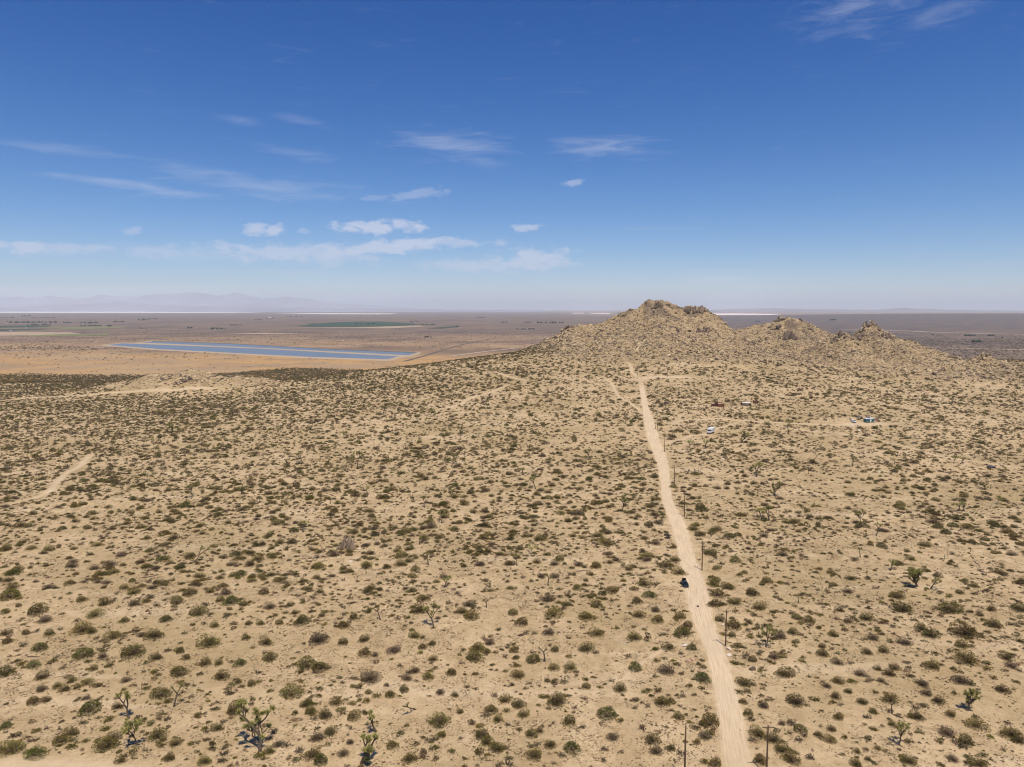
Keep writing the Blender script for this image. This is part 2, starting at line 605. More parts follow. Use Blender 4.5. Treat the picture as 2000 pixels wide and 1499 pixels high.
# ------------------------------------------------------------------ roads, tracks
def road_material(name, c1, c2, ruts=True):
    m = bpy.data.materials.new(name)
    m.use_nodes = True
    N = Nodes(m.node_tree)
    b = N.n['Principled BSDF']
    b.inputs['Roughness'].default_value = 0.95
    b.inputs['Specular IOR Level'].default_value = 0.1
    geo = N.add('ShaderNodeNewGeometry')
    pos = geo.outputs['Position']
    ac = N.attr('across'); al = N.attr('along')
    cb = N.add('ShaderNodeCombineXYZ')
    N.put(cb.inputs[0], N.math('MULTIPLY', ac, 5.0)); N.put(cb.inputs[1], N.math('MULTIPLY', al, 0.05))
    rut = N.noise(cb.outputs[0], 2.2, 5, 0.65, 0.5)
    big = N.noise(pos, 0.06, 4, 0.6)
    c = N.mix(N.smooth(rut, 0.42, 0.66), c1, c2)
    c = N.mix(N.math('MULTIPLY', N.smooth(big, 0.45, 0.65), 0.5), c, tuple(x * 0.86 for x in c1))
    c = N.mix(N.math('MULTIPLY', N.smooth(N.noise(pos, 1.2, 5, 0.7), 0.55, 0.75), 0.4), c, tuple(x * 0.72 for x in c2))
    e = N.math('ABSOLUTE', ac)
    e = N.math('ADD', e, N.math('MULTIPLY_ADD', N.noise(pos, 0.35, 5, 0.7), 0.85, -0.42))
    m1 = N.smooth(N.math('MULTIPLY', e, -1.0), -1.0, -0.72) if ruts else N.smooth(N.math('MULTIPLY', e, -1.0), -1.0, -0.3, 0.0, 0.52)
    sand = sand_colour(N, pos)[0]
    m1 = N.math('MULTIPLY', m1, N.attr('fade'))
    N.put(b.inputs['Base Color'], N.mix(m1, sand, c))
    bp = N.add('ShaderNodeBump')
    bp.inputs['Strength'].default_value = 0.5
    bp.inputs['Distance'].default_value = 0.4
    bp.inputs['Strength'].default_value = 0.2
    N.put(bp.inputs['Height'], rut)
    N.put(b.inputs['Normal'], bp.outputs[0])
    return m


M_road = road_material('graded_dirt', (0.60, 0.46, 0.30), (0.465, 0.34, 0.205))
M_track = road_material('worn_track', (0.60, 0.455, 0.30), (0.53, 0.40, 0.25), False)
ROADS = []      # (centre points, half widths) kept clear of plants


def smooth_path(pts, step=3.0):
    """pts: (x, y, halfwidth); Catmull-Rom resampled"""
    P = np.array(pts, float)
    P = np.vstack([2 * P[0] - P[1], P, 2 * P[-1] - P[-2]])
    out = []
    for i in range(1, len(P) - 2):
        n = max(2, int(np.hypot(*(P[i + 1] - P[i])[:2]) / step))
        for k in range(n):
            t = k / n
            out.append(0.5 * ((2 * P[i]) + (-P[i - 1] + P[i + 1]) * t + (2 * P[i - 1] - 5 * P[i] + 4 * P[i + 1] - P[i + 2]) * t * t
                              + (-P[i - 1] + 3 * P[i] - 3 * P[i + 1] + P[i + 2]) * t ** 3))
    out.append(P[-2])
    return np.array(out)


def strip(name, pts, mtl, lift, nc=9, over=1.35, step=3.0, clear=True, flatz=None):
    c = smooth_path(pts, step)
    d = np.gradient(c[:, :2], axis=0)
    d /= np.maximum(np.hypot(d[:, 0], d[:, 1])[:, None], 1e-6)
    nrm = np.stack([d[:, 1], -d[:, 0]], -1)
    s = np.linspace(-1, 1, nc)
    X = c[:, 0][:, None] + nrm[:, 0][:, None] * s * c[:, 2][:, None] * over
    Y = c[:, 1][:, None] + nrm[:, 1][:, None] * s * c[:, 2][:, None] * over
    Z = surf(X, Y) + lift - 0.06 * (np.abs(s)[None, :] > 0.99)
    L = np.concatenate([[0], np.cumsum(np.hypot(*np.diff(c[:, :2], axis=0).T))])
    me = mesh_np(name, np.stack([X, Y, Z], -1).reshape(-1, 3), grid_faces(nc, len(c)), [mtl], True,
                 {'across': np.tile(s * over, len(c)), 'along': np.repeat(L, nc), 'fade': np.repeat(np.clip(np.minimum(L, L[-1] - L) / (L[-1] * 0.08 + 4), 0, 1), nc)})
    if clear:
        ROADS.append((c[:, :2], c[:, 2]))
    return tag(obj(name, me), kind='structure')


def px_path(pts, halfw_m=None):
    out = []
    for p in pts:
        q = at(p[0], p[1])
        w = px_size(q, p[2]) * 0.57 if halfw_m is None else halfw_m
        out.append((q.x, q.y, w))
    return out


road = px_path([(1441, 1499, 54), (1427, 1400, 48), (1405, 1300, 39), (1388, 1250, 37), (1370, 1200, 41), (1359, 1150, 44),
                (1345, 1100, 34), (1335, 1060, 31), (1323, 1020, 30), (1304, 980, 21), (1299, 940, 20), (1292, 900, 23), (1274, 850, 23),
                (1267, 820, 19), (1259.5, 790, 12), (1254, 760, 10), (1250.5, 742, 9)])
d0 = np.array(road[0][:2]) - np.array(road[1][:2])
road = [(road[0][0] + d0[0] * 1.8, road[0][1] + d0[1] * 1.8, road[0][2]), *road]
strip('dirt_road', road, M_road, 0.09)
for pts, hw in [
    ([(1263, 815), (1248, 801), (1230, 787), (1210, 776), (1201, 762), (1195, 750), (1184, 741)], 2.1),
    ([(1244, 743), (1262, 739), (1290, 737), (1320, 737), (1350, 736)], 9.0),
    ([(1250, 740), (1235, 728), (1232, 715), (1222, 706)], 2.5),
    ([(1310, 829), (1327, 823), (1373, 820), (1407, 818.5), (1442, 822), (1500, 825), (1595, 829), (1655, 830), (1695, 831)], 2.6),
    ([(1284, 868), (1300, 865), (1330, 859), (1350, 852), (1380, 848), (1400, 838), (1425, 831), (1443, 825)], 2.2),
    ([(1500, 828), (1575, 842), (1662, 850), (1715, 860), (1765, 872), (1837, 892), (1925, 905), (2010, 916)], 1.9),
    ([(20, 985), (60, 975), (95, 962), (112, 942), (130, 925), (160, 907), (178, 888)], 2.7),
    ([(855, 801), (897, 791), (915, 780), (960, 766), (992, 754)], 2.4),
    ([(965, 727), (985, 733), (1002, 738), (1030, 745)], 2.6),
    ([(20, 782), (60, 778), (140, 774), (210, 768), (297, 763), (367, 759), (440, 756)], 4.2),
    ([(-80, 1494), (60, 1497), (180, 1503), (330, 1530)], 4.6),
    ([(1216, 1345), (1224, 1320), (1262, 1290), (1310, 1262), (1345, 1255)], 1.0),
    ([(1240, 690), (1250, 675), (1262, 662)], 1.2),
    ([(620, 800), (700, 792), (800, 783), (880, 770)], 1.8),
]:
    strip('dirt_track', px_path(pts, hw), M_track, 0.065, nc=7, over=1.3)
strip('cleared_yard', px_path([(1640, 829), (1690, 829), (1740, 828)], 9.0), M_track, 0.08, nc=7)

# ------------------------------------------------------------------ the plain: reservoir, fields, dry lakes, mountains
M_bank = mat('reservoir_bank', (0.37, 0.28, 0.195), vary=0.15, nscale=0.02)
M_water = mat('reservoir_water', (0.14, 0.16, 0.18), rough=0.3, spec=0.3, vary=0.02, nscale=0.01)
M_liner = mat('reservoir_liner', (0.09, 0.085, 0.085), vary=0.2, nscale=0.03)


def poly_offset(P, d):
    P = np.array(P, float)
    n = len(P)
    area = 0.5 * sum(P[i][0] * P[(i + 1) % n][1] - P[(i + 1) % n][0] * P[i][1] for i in range(n))
    s = 1 if area > 0 else -1
    out = []
    for i in range(n):
        a, b, c = P[i - 1], P[i], P[(i + 1) % n]
        e1 = (b - a) / np.hypot(*(b - a)); e2 = (c - b) / np.hypot(*(c - b))
        n1 = s * np.array([e1[1], -e1[0]]); n2 = s * np.array([e2[1], -e2[0]])
        m = (n1 + n2); m /= np.hypot(*m)
        out.append(b + m * d / max(0.35, m.dot(n1)))
    return np.array(out)


def flat_xy(pxpts, z):
    out = []
    for px, py in pxpts:
        d = px_dir(px, py); t = (z - CAM_Z) / d[2]
        out.append((d[0] * t, d[1] * t))
    return out


for pts, lab in [([(206, 674.5), (241, 671), (500, 681), (780, 696.5), (754, 703), (600, 698), (430, 689), (315, 683)], 'near'),
                 ([(273, 670), (297, 667.5), (451, 672), (637, 682.5), (812, 689.5), (796, 695), (560, 683), (400, 675.5)], 'far')]:
    P0 = flat_xy(pts, -28.5)
    rings = [(poly_offset(P0, 16), -30.2), (poly_offset(P0, 9), -27.0), (poly_offset(P0, 4), -27.0), (poly_offset(P0, 0), -28.6), (poly_offset(P0, -6), -30.0)]
    n = len(P0)
    vv = np.vstack([np.column_stack([r, np.full(n, z)]) for r, z in rings])
    ff = []; mi = []
    for k in range(4):
        for i in range(n):
            j = (i + 1) % n
            ff.append((k * n + i, k * n + j, (k + 1) * n + j, (k + 1) * n + i)); mi.append(1 if k == 3 else (1 if k == 2 and i in (1, 2, 3) and lab == 'far' else 0))
    res = obj('reservoir_bank', mesh_np('reservoir_bank', vv, ff, [M_bank, M_liner], False, mat_idx=mi))
    tag(res, kind='structure')
    w = bpy.data.meshes.new('reservoir_water')
    w.from_pydata([(x, y, -28.5) for x, y in poly_offset(P0, 0.5)], [], [list(range(n))])
    w.materials.append(M_water)
    tag(obj('reservoir_water', w), kind='structure')


def sheet(name, pxpts, z, mtl, lift=1.2):
    P0 = flat_xy(pxpts, z)
    # subdivide edges and follow the ground
    me = bpy.data.meshes.new(name)
    me.from_pydata([(x, y, z + lift) for x, y in P0], [], [list(range(len(P0)))])
    me.materials.append(mtl)
    return tag(obj(name, me), kind='structure')


M_crop = mat('irrigated_crop', (0.032, 0.062, 0.032), vary=0.25, nscale=0.004)
M_olive = mat('olive_field', (0.17, 0.17, 0.065), vary=0.2, nscale=0.004)
M_tan = mat('tan_field', (0.37, 0.27, 0.175), vary=0.12, nscale=0.003)
M_dark = mat('dark_scrub_patch', (0.12, 0.095, 0.08), vary=0.3, nscale=0.01)
M_playa = mat('dry_lake_bed', (0.80, 0.68, 0.60), vary=0.04, nscale=0.0003)
sheet('crop_field', [(578, 637.2), (640, 630.6), (690, 628.6), (745, 628.6), (823, 633.5), (800, 636), (720, 638.6), (610, 639)], -30, M_crop)
sheet('crop_field', [(833, 641.8), (888, 637.6), (898, 639.2), (862, 642.6)], -30, M_crop)
sheet('crop_field', [(-60, 637.5), (60, 636), (102, 638.3), (60, 640), (-60, 640.8)], -30, M_crop)
sheet('crop_field', [(-60, 644.6), (60, 643), (95, 644), (30, 646), (-60, 648)], -30, M_crop)
sheet('tan_field', [(-60, 650), (40, 649), (135, 650), (160, 652.5), (60, 656), (-60, 657.5)], -30, M_tan)
sheet('olive_field', [(30, 657), (150, 653.3), (215, 652), (210, 655.5), (110, 657.5)], -30, M_olive)
sheet('olive_field', [(60, 641), (200, 638.5), (260, 640), (160, 644)], -30, M_olive)
sheet('tan_field', [(555, 641), (690, 640.3), (820, 636.6), (835, 638), (760, 642.3)], -30, M_tan)
sheet('tan_field', [(430, 652), (520, 651), (600, 652.4), (520, 653.6)], -30, M_tan)
0 and sheet('tan_field', [(10, 723), (60, 720), (170, 722), (140, 726), (30, 728)], -30, M_tan, 0.5)
lake = []
for px, a, b in [(-300, 609.2, 611.9), (0, 609.2, 611.9), (200, 609.3, 611.9), (350, 609.9, 611.8), (450, 610.5, 611.7), (510, 611.3, 611.6)]:
    lake += flat_xy([(px, a), (px, b)], -30)
me = mesh_np('dry_lake', [(x, y, -26.0) for x, y in lake], [(2 * k, 2 * k + 1, 2 * k + 3, 2 * k + 2) for k in range(5)], [M_playa])
tag(obj('dry_lake', me), kind='structure')
sheet('dry_lake', [(520, 612), (640, 612.6), (780, 613.2), (760, 614.4), (640, 614.3)], -30, M_playa, 2.5)
sheet('dry_lake', [(1380, 612.9), (1440, 612.7), (1530, 614.0), (1480, 617.5), (1405, 620.2), (1360, 619)], -30, M_playa, 2.5)
sheet('dry_lake', [(1118, 612.0), (1140, 611.9), (1142, 612.9), (1120, 613.0)], -30, M_playa, 2.5)
sheet('dry_lake', [(1150, 612.6), (1190, 612.3), (1192, 613.6), (1158, 613.6)], -30, M_playa, 2.5)
M_paleroad = mat('pale_far_road', (0.42, 0.33, 0.24), vary=0.12, nscale=0.01)


def far_line(pts, hw, mtl=M_paleroad):
    c = []
    for px, py in pts:
        c.append(flat_xy([(px, py)], -29.6)[0])
    c = np.array(c)
    d = np.gradient(c, axis=0); d /= np.hypot(d[:, 0], d[:, 1])[:, None]
    nrm = np.stack([d[:, 1], -d[:, 0]], -1)
    a = c + nrm * hw; b = c - nrm * hw
    X = np.stack([a[:, 0], b[:, 0]], 1); Y = np.stack([a[:, 1], b[:, 1]], 1)
    Z = interp_grid(xs, ys, GZ, X, Y) + 0.5
    me = mesh_np('dirt_track', np.stack([X, Y, Z], -1).reshape(-1, 3), grid_faces(2, len(c)), [mtl])
    return tag(obj('dirt_track', me), kind='structure')


far_line([(1640, 643.5), (1700, 644.5), (1760, 646.5), (1830, 649.5), (1920, 652), (2040, 654)], 26)
far_line([(1780, 679), (1850, 680.5), (1930, 682), (2040, 684)], 12)
far_line([(1850, 702), (1930, 704), (2040, 706)], 7)
far_line([(790, 706), (830, 695), (868, 683), (905, 673), (960, 662)], 5, M_dark)
far_line([(640, 678), (700, 673), (760, 668)], 7)
far_line([(-40, 690), (60, 686), (160, 682), (215, 678)], 8)
far_line([(470, 716), (560, 711), (640, 708)], 4)
far_line([(880, 696), (940, 688), (1010, 680)], 7)


# far mountains: real relief, faded by the air
def mountain(name, pts, dist, depth, colr, seed, lab):
    n = 260
    X, Z = sil(pts, dist)
    x = np.linspace(X[0], X[-1], n)
    base_top = np.interp(x, X, Z)
    rows = 26
    yy = np.linspace(-1, 1, rows)
    XX = np.tile(x, (rows, 1)); YY = dist + yy[:, None] * depth + 0 * XX
    prof = (1 - np.abs(yy[:, None])) ** 0.8
    rel = (base_top + 30)[None, :] * prof
    rg = ridged(XX, YY, dist * 0.045, 5, seed)
    ZZ = -32 + rel * (0.45 + 0.62 * rg)
    me = mesh_np(name, np.stack([XX, YY, ZZ], -1).reshape(-1, 3), grid_faces(n, rows), [mat(name + '_rock', colr, vary=0.45, nscale=0.0005)], True)
    return tag(obj(name, me), lab, kind='structure')


mountain('far_mountains', [(-500, 597), (-200, 582), (0, 580), (60, 577.5), (130, 579), (210, 577), (260, 580), (320, 574), (380, 572), (470, 573.5), (540, 578),
                           (590, 583), (650, 592), (720, 596), (800, 600), (860, 604)], 41000, 4000, (0.31, 0.31, 0.34), 5, 'long pale mountain range on the left horizon')
mountain('far_hills', [(-100, 600), (60, 598), (130, 594), (190, 591), (225, 586), (250, 590), (300, 596), (420, 599), (540, 601), (640, 601.5), (760, 603), (900, 604.5),
                       (1060, 605.5)], 36500, 1500, (0.27, 0.25, 0.28), 8, 'low foothills before the pale range')
mountain('far_hills', [(1380, 606), (1460, 603), (1540, 602), (1620, 604.5), (1700, 605), (1760, 602), (1850, 605), (1950, 606.5)], 38000, 3000, (0.2, 0.16, 0.15), 9,
         'low blue hills beyond the white dry lake')

# ------------------------------------------------------------------ plants: generators
M_olive_leaf = mat('creosote_leaf', (0.130, 0.100, 0.024), vary=0.35, nscale=2.0, hue=0.04)
M_green_leaf = mat('deep_green_leaf', (0.088, 0.086, 0.018), vary=0.35, nscale=2.0, hue=0.04)
M_grey_leaf = mat('grey_twig', (0.145, 0.102, 0.060), vary=0.3, nscale=2.0, hue=0.03)
M_twig = mat('brown_twig', (0.155, 0.105, 0.056), vary=0.3, nscale=2.0, hue=0.02)
M_dry = mat('dry_tuft', (0.20, 0.138, 0.068), vary=0.3, nscale=2.0, hue=0.04)
M_small = mat('bursage_leaf', (0.13, 0.096, 0.042), vary=0.3, nscale=2.0, hue=0.06)


def tri_soup(base, tip, width):
    """thin triangles from base points to tip points"""
    base = np.asarray(base); tip = np.asarray(tip)
    d = tip - base
    side = np.cross(d, rng.normal(size=d.shape))
    side /= np.maximum(np.linalg.norm(side, axis=1)[:, None], 1e-6)
    w = np.asarray(width)[:, None] if np.ndim(width) else width
    v = np.stack([base - side * w, base + side * w, tip], 1).reshape(-1, 3)
    return v, np.arange(len(v)).reshape(-1, 3)


def dome_dirs(n, low=0.02):
    a = rng.uniform(0, 2 * np.pi, n)
    z = rng.uniform(low, 1, n) ** 0.9
    r = np.sqrt(1 - z * z)
    return np.stack([r * np.cos(a), r * np.sin(a), z], 1)


def lobes(dirs, seed):
    r = np.random.default_rng(seed)
    k = r.normal(size=(5, 3)); ph = r.uniform(0, 6, 5)
    s = 0
    for i in range(5):
        s = s + np.sin(dirs @ k[i] * 2.4 + ph[i])
    return 1 + 0.09 * s


def shrub_parts(nleaf, ntwig, leaf_w, h, seed, tipness=0.62):
    dl = dome_dirs(nleaf)
    rad = lobes(dl, seed) * (1 - (1 - tipness) * rng.uniform(0, 1, nleaf) ** 1.6)
    ctr = dl * rad[:, None]
    out = dl + rng.normal(size=dl.shape) * 0.45
    out /= np.linalg.norm(out, axis=1)[:, None]
    L = rng.uniform(0.5, 1.3, nleaf)[:, None] * leaf_w * 3.2
    v1, f1 = tri_soup(ctr - out * L * 0.5, ctr + out * L * 0.5, leaf_w * rng.uniform(0.7, 1.5, nleaf))
    dt = dome_dirs(ntwig)
    r2 = lobes(dt, seed) * rng.uniform(0.75, 1.12, ntwig)
    b = dt * 0.08 * np.array([1, 1, 0.2])
    v2, f2 = tri_soup(b, dt * r2[:, None], 0.012)
    for v in (v1, v2):
        v[:, 2] *= h
        v[:, 2] = np.maximum(v[:, 2], -0.03)
    return v1, f1, v2, f2


SHRUB = {}
for kind, leafm, nl, nt, h in [('g', M_olive_leaf, 800, 150, 1.0), ('G', M_green_leaf, 900, 100, 1.05), ('m', M_olive_leaf, 560, 330, 0.95), ('d', M_grey_leaf, 560, 330, 0.9)]:
    for s in range(3):
        v1, f1, v2, f2 = shrub_parts(nl, nt, 0.042, h, hash((kind, s)) % 99 if False else ord(kind) + s, 0.5 if kind in 'md' else 0.6)
        a = mesh_np('foliage', v1, f1, [leafm])
        b = mesh_np('stems', v2, f2, [M_twig])
        both = mesh_np('shrub', np.vstack([v1, v2]), np.vstack([f1, f2 + len(v1)]), [leafm, M_twig], mat_idx=[0] * len(f1) + [1] * len(f2))
        SHRUB[kind, s] = (a, b, both)

# ------------------------------------------------------------------ rocks
import bmesh


def ico(sub):
    bm = bmesh.new()
    bmesh.ops.create_icosphere(bm, subdivisions=sub, radius=1)
    v = np.array([x.co[:] for x in bm.verts]); f = np.array([[q.index for q in p.verts] for p in bm.faces])
    bm.free()
    return v, f


ICO2 = ico(2); ICO3 = ico(3)


def rock_mesh(seed, mtl, base=ICO2, flat=0.7, planes=9, name='rock'):
    r = np.random.default_rng(seed)
    v = base[0].copy()
    for _ in range(planes):     # cut flat facets
        n = r.normal(size=3); n /= np.linalg.norm(n)
        dlim = r.uniform(0.55, 0.85)
        dd = v @ n
        v = np.where((dd > dlim)[:, None], v - np.outer(dd - dlim, n), v)
    v += r.normal(size=v.shape) * 0.025
    v *= np.array([1, r.uniform(0.65, 0.95), flat * r.uniform(0.8, 1.15)])
    return mesh_np(name, v, base[1], [mtl])


M_rock_tan = mat('tan_granite', (0.40, 0.295, 0.175), vary=0.3, nscale=1.6, bump=0.5, hue=0.02)
M_rock_dark = mat('varnished_rock', (0.165, 0.118, 0.082), vary=0.45, nscale=1.5, bump=0.6, hue=0.02)
M_rock_pale = mat('pale_boulder', (0.56, 0.46, 0.36), vary=0.18, nscale=1.5, bump=0.4)
M_rock_red = mat('pinkish_boulder', (0.42, 0.28, 0.18), vary=0.25, nscale=1.5, bump=0.4)
ROCK_TAN = [rock_mesh(s, M_rock_tan) for s in range(6)]
ROCK_DARK = [rock_mesh(20 + s, M_rock_dark, flat=0.85) for s in range(5)]
M_rock_brown = mat('brown_striped_rock', (0.27, 0.19, 0.135), vary=0.45, nscale=2.5, bump=0.6)
ROCK_BROWN = [rock_mesh(60 + s, M_rock_brown, flat=1.0) for s in range(4)]
ROCK_PALE = [rock_mesh(40 + s, M_rock_pale, flat=0.6) for s in range(3)]
ROCK_RED = [rock_mesh(50 + s, M_rock_red, flat=0.65) for s in range(3)]


# ------------------------------------------------------------------ Joshua trees
M_bark = mat('shaggy_bark', (0.10, 0.072, 0.048), vary=0.4, nscale=6, bump=0.5)
M_yucca = mat('yucca_blades', (0.26, 0.24, 0.068), vary=0.35, nscale=3, hue=0.03)
M_deadyucca = mat('dead_blades', (0.15, 0.105, 0.06), vary=0.35, nscale=3, hue=0.03)


def tube(pts, rad, n=6):
    pts = np.array(pts, float)
    V = []; Fc = []
    up = np.array([0.3, 0.9, 0.1])
    for i, p in enumerate(pts):
        d = pts[min(i + 1, len(pts) - 1)] - pts[max(i - 1, 0)]
        d /= max(np.linalg.norm(d), 1e-6)
        a = np.cross(d, up)
        if np.linalg.norm(a) < 0.1:
            a = np.cross(d, np.array([1, 0, 0]))
        a /= np.linalg.norm(a); b = np.cross(d, a)
        for k in range(n):
            t = 2 * math.pi * k / n
            V.append(p + (a * math.cos(t) + b * math.sin(t)) * rad[i])
    for i in range(len(pts) - 1):
        for k in range(n):
            k2 = (k + 1) % n
            Fc.append((i * n + k, i * n + k2, (i + 1) * n + k2, (i + 1) * n + k))
    c = len(V); V.append(pts[-1] + (pts[-1] - pts[-2]) * 0.05)
    for k in range(n):
        Fc.append(((len(pts) - 1) * n + k, (len(pts) - 1) * n + (k + 1) % n, c, c))
    return V, Fc


def merge(parts):
    V = []; Fc = []
    for v, f in parts:
        o = len(V)
        V.extend([tuple(map(float, q)) for q in v])
        for q in f:
            q2 = [int(i) + o for i in q]
            if len(q2) == 4 and q2[2] == q2[3]:
                q2 = q2[:3]
            Fc.append(q2)
    return V, Fc


def pymesh(name, parts, mats, smooth=False):
    V, Fc = merge(parts)
    me = bpy.data.meshes.new(name)
    me.from_pydata(V, [], Fc)
    for m in mats:
        me.materials.append(m)
    if smooth:
        me.polygons.foreach_set('use_smooth', [True] * len(me.polygons))
    me.update()
    return me


def rosette(n=46, seed=0, dead=False):
    r = np.random.default_rng(seed)
    d = r.normal(size=(n, 3)); d[:, 2] = d[:, 2] * 0.9 + 0.35
    d /= np.linalg.norm(d, axis=1)[:, None]
    b = d * 0.12 + np.array([0, 0, -0.15])
    t = d * r.uniform(0.75, 1.1, n)[:, None]
    v, f = tri_soup(b, t, 0.085)
    return v, f


ROS = [mesh_np('leaf_cluster', *rosette(46, s), [M_yucca]) for s in range(3)]
ROS_V = [rosette(30, 10 + s) for s in range(3)]
TREES = {
    # kind: trunk fraction, depth, spread, forks at top, wobble, lean, cluster size
    'round': (0.48, 3, 0.85, 4, 0.12, 0.0, 0.098), 'fork': (0.32, 3, 0.6, 2, 0.14, 0.0, 0.12), 'single': (0.62, 1, 0.7, 2, 0.1, 0.03, 0.12),
    'post': (0.9, 0, 0, 1, 0.05, 0.0, 0.14), 'bushy': (0.26, 3, 0.6, 3, 0.2, 0.0, 0.108), 'tall': (0.3, 4, 0.42, 2, 0.24, -0.05, 0.078),
    'dead': (0.4, 3, 0.7, 2, 0.2, 0.05, 0.0), 'lean': (0.5, 2, 0.5, 2, 0.3, 0.9, 0.13), 'small': (0.45, 2, 0.8, 3, 0.15, 0.0, 0.17),
}


def joshua(kind, seed):
    """unit height tree: branch tubes and tips"""
    tf, depth, spread, nf, wob, lean, cs = TREES[kind]
    r = random.Random(seed * 7 + len(kind))
    tubes = []; tips = []

    def grow_branch(p, d, length, rad, lev):
        pts = [p.copy()]; n = 3
        q = p.copy(); dd = d.copy()
        for i in range(n):
            dd = (dd + Vector((r.gauss(0, wob), r.gauss(0, wob), 0.12 if lev > 0 else 0))).normalized()
            q = q + dd * (length / n)
            pts.append(q.copy())
        rr = [rad * (1 - 0.12 * i) for i in range(n + 1)]
        if lev == 0:
            rr[0] *= 1.45
        tubes.append(tube([tuple(x) for x in pts], rr, 6 if lev < 2 else 5))
        if kind in ('tall', 'bushy') and lev <= 2:
            for i in (1, 2):
                if r.random() < (0.95 if lev == 0 else 0.5) and pts[i].z > 0.08:
                    a = r.uniform(0, 6.28)
                    nd = Vector((math.cos(a), math.sin(a), r.uniform(0.2, 0.8))).normalized()
                    grow_branch(pts[i].copy(), nd, length * r.uniform(0.45, 0.7), rad * 0.6, min(depth, lev + 2))
        if lev >= depth:
            tips.append((q, dd)); return
        k = nf if lev == 0 else (2 if r.random() < 0.8 else 3)
        a0 = r.uniform(0, 6.28)
        for j in range(k):
            a = a0 + j * 6.283 / k + r.uniform(-0.5, 0.5)
            s = spread * r.uniform(0.7, 1.3)
            nd = (dd + Vector((math.cos(a) * s, math.sin(a) * s, r.uniform(-0.15, 0.2)))).normalized()
            if nd.z < 0.08: nd.z = 0.08
            grow_branch(q, nd, length * (0.62 if lev == 0 and tf > 0.3 else 0.78) * r.uniform(0.75, 1.2), rad * 0.78, lev + 1)

    grow_branch(Vector((0, 0, 0)), Vector((lean, 0.02, 1)).normalized(), tf, {'post': 0.035, 'tall': 0.03}.get(kind, 0.036), 0)
    if not tips:
        return
    top = max(t[0].z for t in tips) + cs * 0.7
    sc = 1.0 / top
    V, Fc = merge(tubes)
    V = [(x * sc, y * sc, z * sc) for x, y, z in V]
    tips = [(t[0] * sc, t[1]) for t in tips]
    return V, Fc, tips, cs * max(1, sc * 0.8)


TREE_CACHE = {}


def tree_proto(kind, seed):
    if (kind, seed) in TREE_CACHE:
        return TREE_CACHE[kind, seed]
    V, Fc, tips, cs = joshua(kind, seed)
    tm = pymesh('trunk', [(V, Fc)], [M_bark], True)
    parts = []
    for i, (p, d) in enumerate(tips):
        v, f = ROS_V[i % 3]
        q = d.to_track_quat('Z', 'Y').to_matrix()
        vv = np.array(v) * cs * rnd.uniform(0.85, 1.2) @ np.array(q).T + np.array(p)
        parts.append((vv, f))
    cm = pymesh('crown', parts, [M_yucca]) if cs > 0 else None
    TREE_CACHE[kind, seed] = (tm, cm, tips, cs)
    return TREE_CACHE[kind, seed]


LAND = []       # landmarks for the labels: (phrase, x, y)
LABELS = set()


def where(x, y, rank=0):
    c = sorted(LAND, key=lambda l: (l[1] - x) ** 2 + (l[2] - y) ** 2)
    c = [l for l in c if (l[1] - x) ** 2 + (l[2] - y) ** 2 > 1.0][rank]
    dx, dy = x - c[1], y - c[2]
    d = math.hypot(dx, dy)
    n = 'right' if d < 5 else 'just' if d < 11 else 'a little' if d < 20 else 'some way' if d < 38 else 'well' if d < 75 else 'far'
    if abs(dx) > 1.2 * abs(dy):
        w = 'left of' if dx < 0 else 'right of'
    elif abs(dy) > 2.5 * abs(dx):
        w = 'in front of' if dy < 0 else 'behind'
    else:
        w = ('front-' if dy < 0 else 'back-') + ('left of' if dx < 0 else 'right of')
    return f'{n} {w} {c[0]}'


def unique(desc, x, y):
    for rank in range(20):
        s = f'{desc} {where(x, y, rank)}'
        if s not in LABELS and len(s.split()) <= 16:
            LABELS.add(s)
            return s
    LABELS.add(s)
    return s


# landmarks taken from the photograph
for phrase, px, py in [
    ('the black sedan on the road', 1340, 1140), ('the white motorhome', 1390, 845), ('the teal trailer', 1700, 826),
    ('the rust-red ruined shed', 1400, 794), ('the dark blue car', 1936, 913), ('the striped rock outcrop', 672, 1070),
    ('the white litter', 1219, 1253), ('the junction at the hill foot', 1250, 741), ('the crossarm pole', 1417, 1263),
    ('the double-armed pole at the bottom', 1495, 1499), ('the armless pole at the bottom', 1335, 1499), ('the V-forked Joshua tree', 251, 1404),
    ('the tall ragged Joshua tree', 508, 1468), ('the straight-trunked Joshua tree', 1757, 1456), ('the bushy Joshua tree at far right', 1889, 1388),
    ('the fan-crowned Joshua tree', 847, 1224), ('the pale fan-crowned Joshua tree', 1496, 1264), ('the big paired Joshua tree', 1791, 1146),
    ('the umbrella-shaped Joshua tree', 1214, 999), ('the stumpy bottom Joshua tree', 707, 1491), ('the two-tiered Joshua tree', 1512, 969),
    ('the sandy track on the left', 140, 915), ('the low rocky knoll', 370, 750), ('the rock pile', 594, 1040),
    ('the thin T-topped Joshua tree', 1071, 1144), ('the long fallen log', 400, 1131), ('the grey fallen log', 65, 1284),
]:
    q = at(px, py)
    LAND.append((phrase, q.x, q.y))

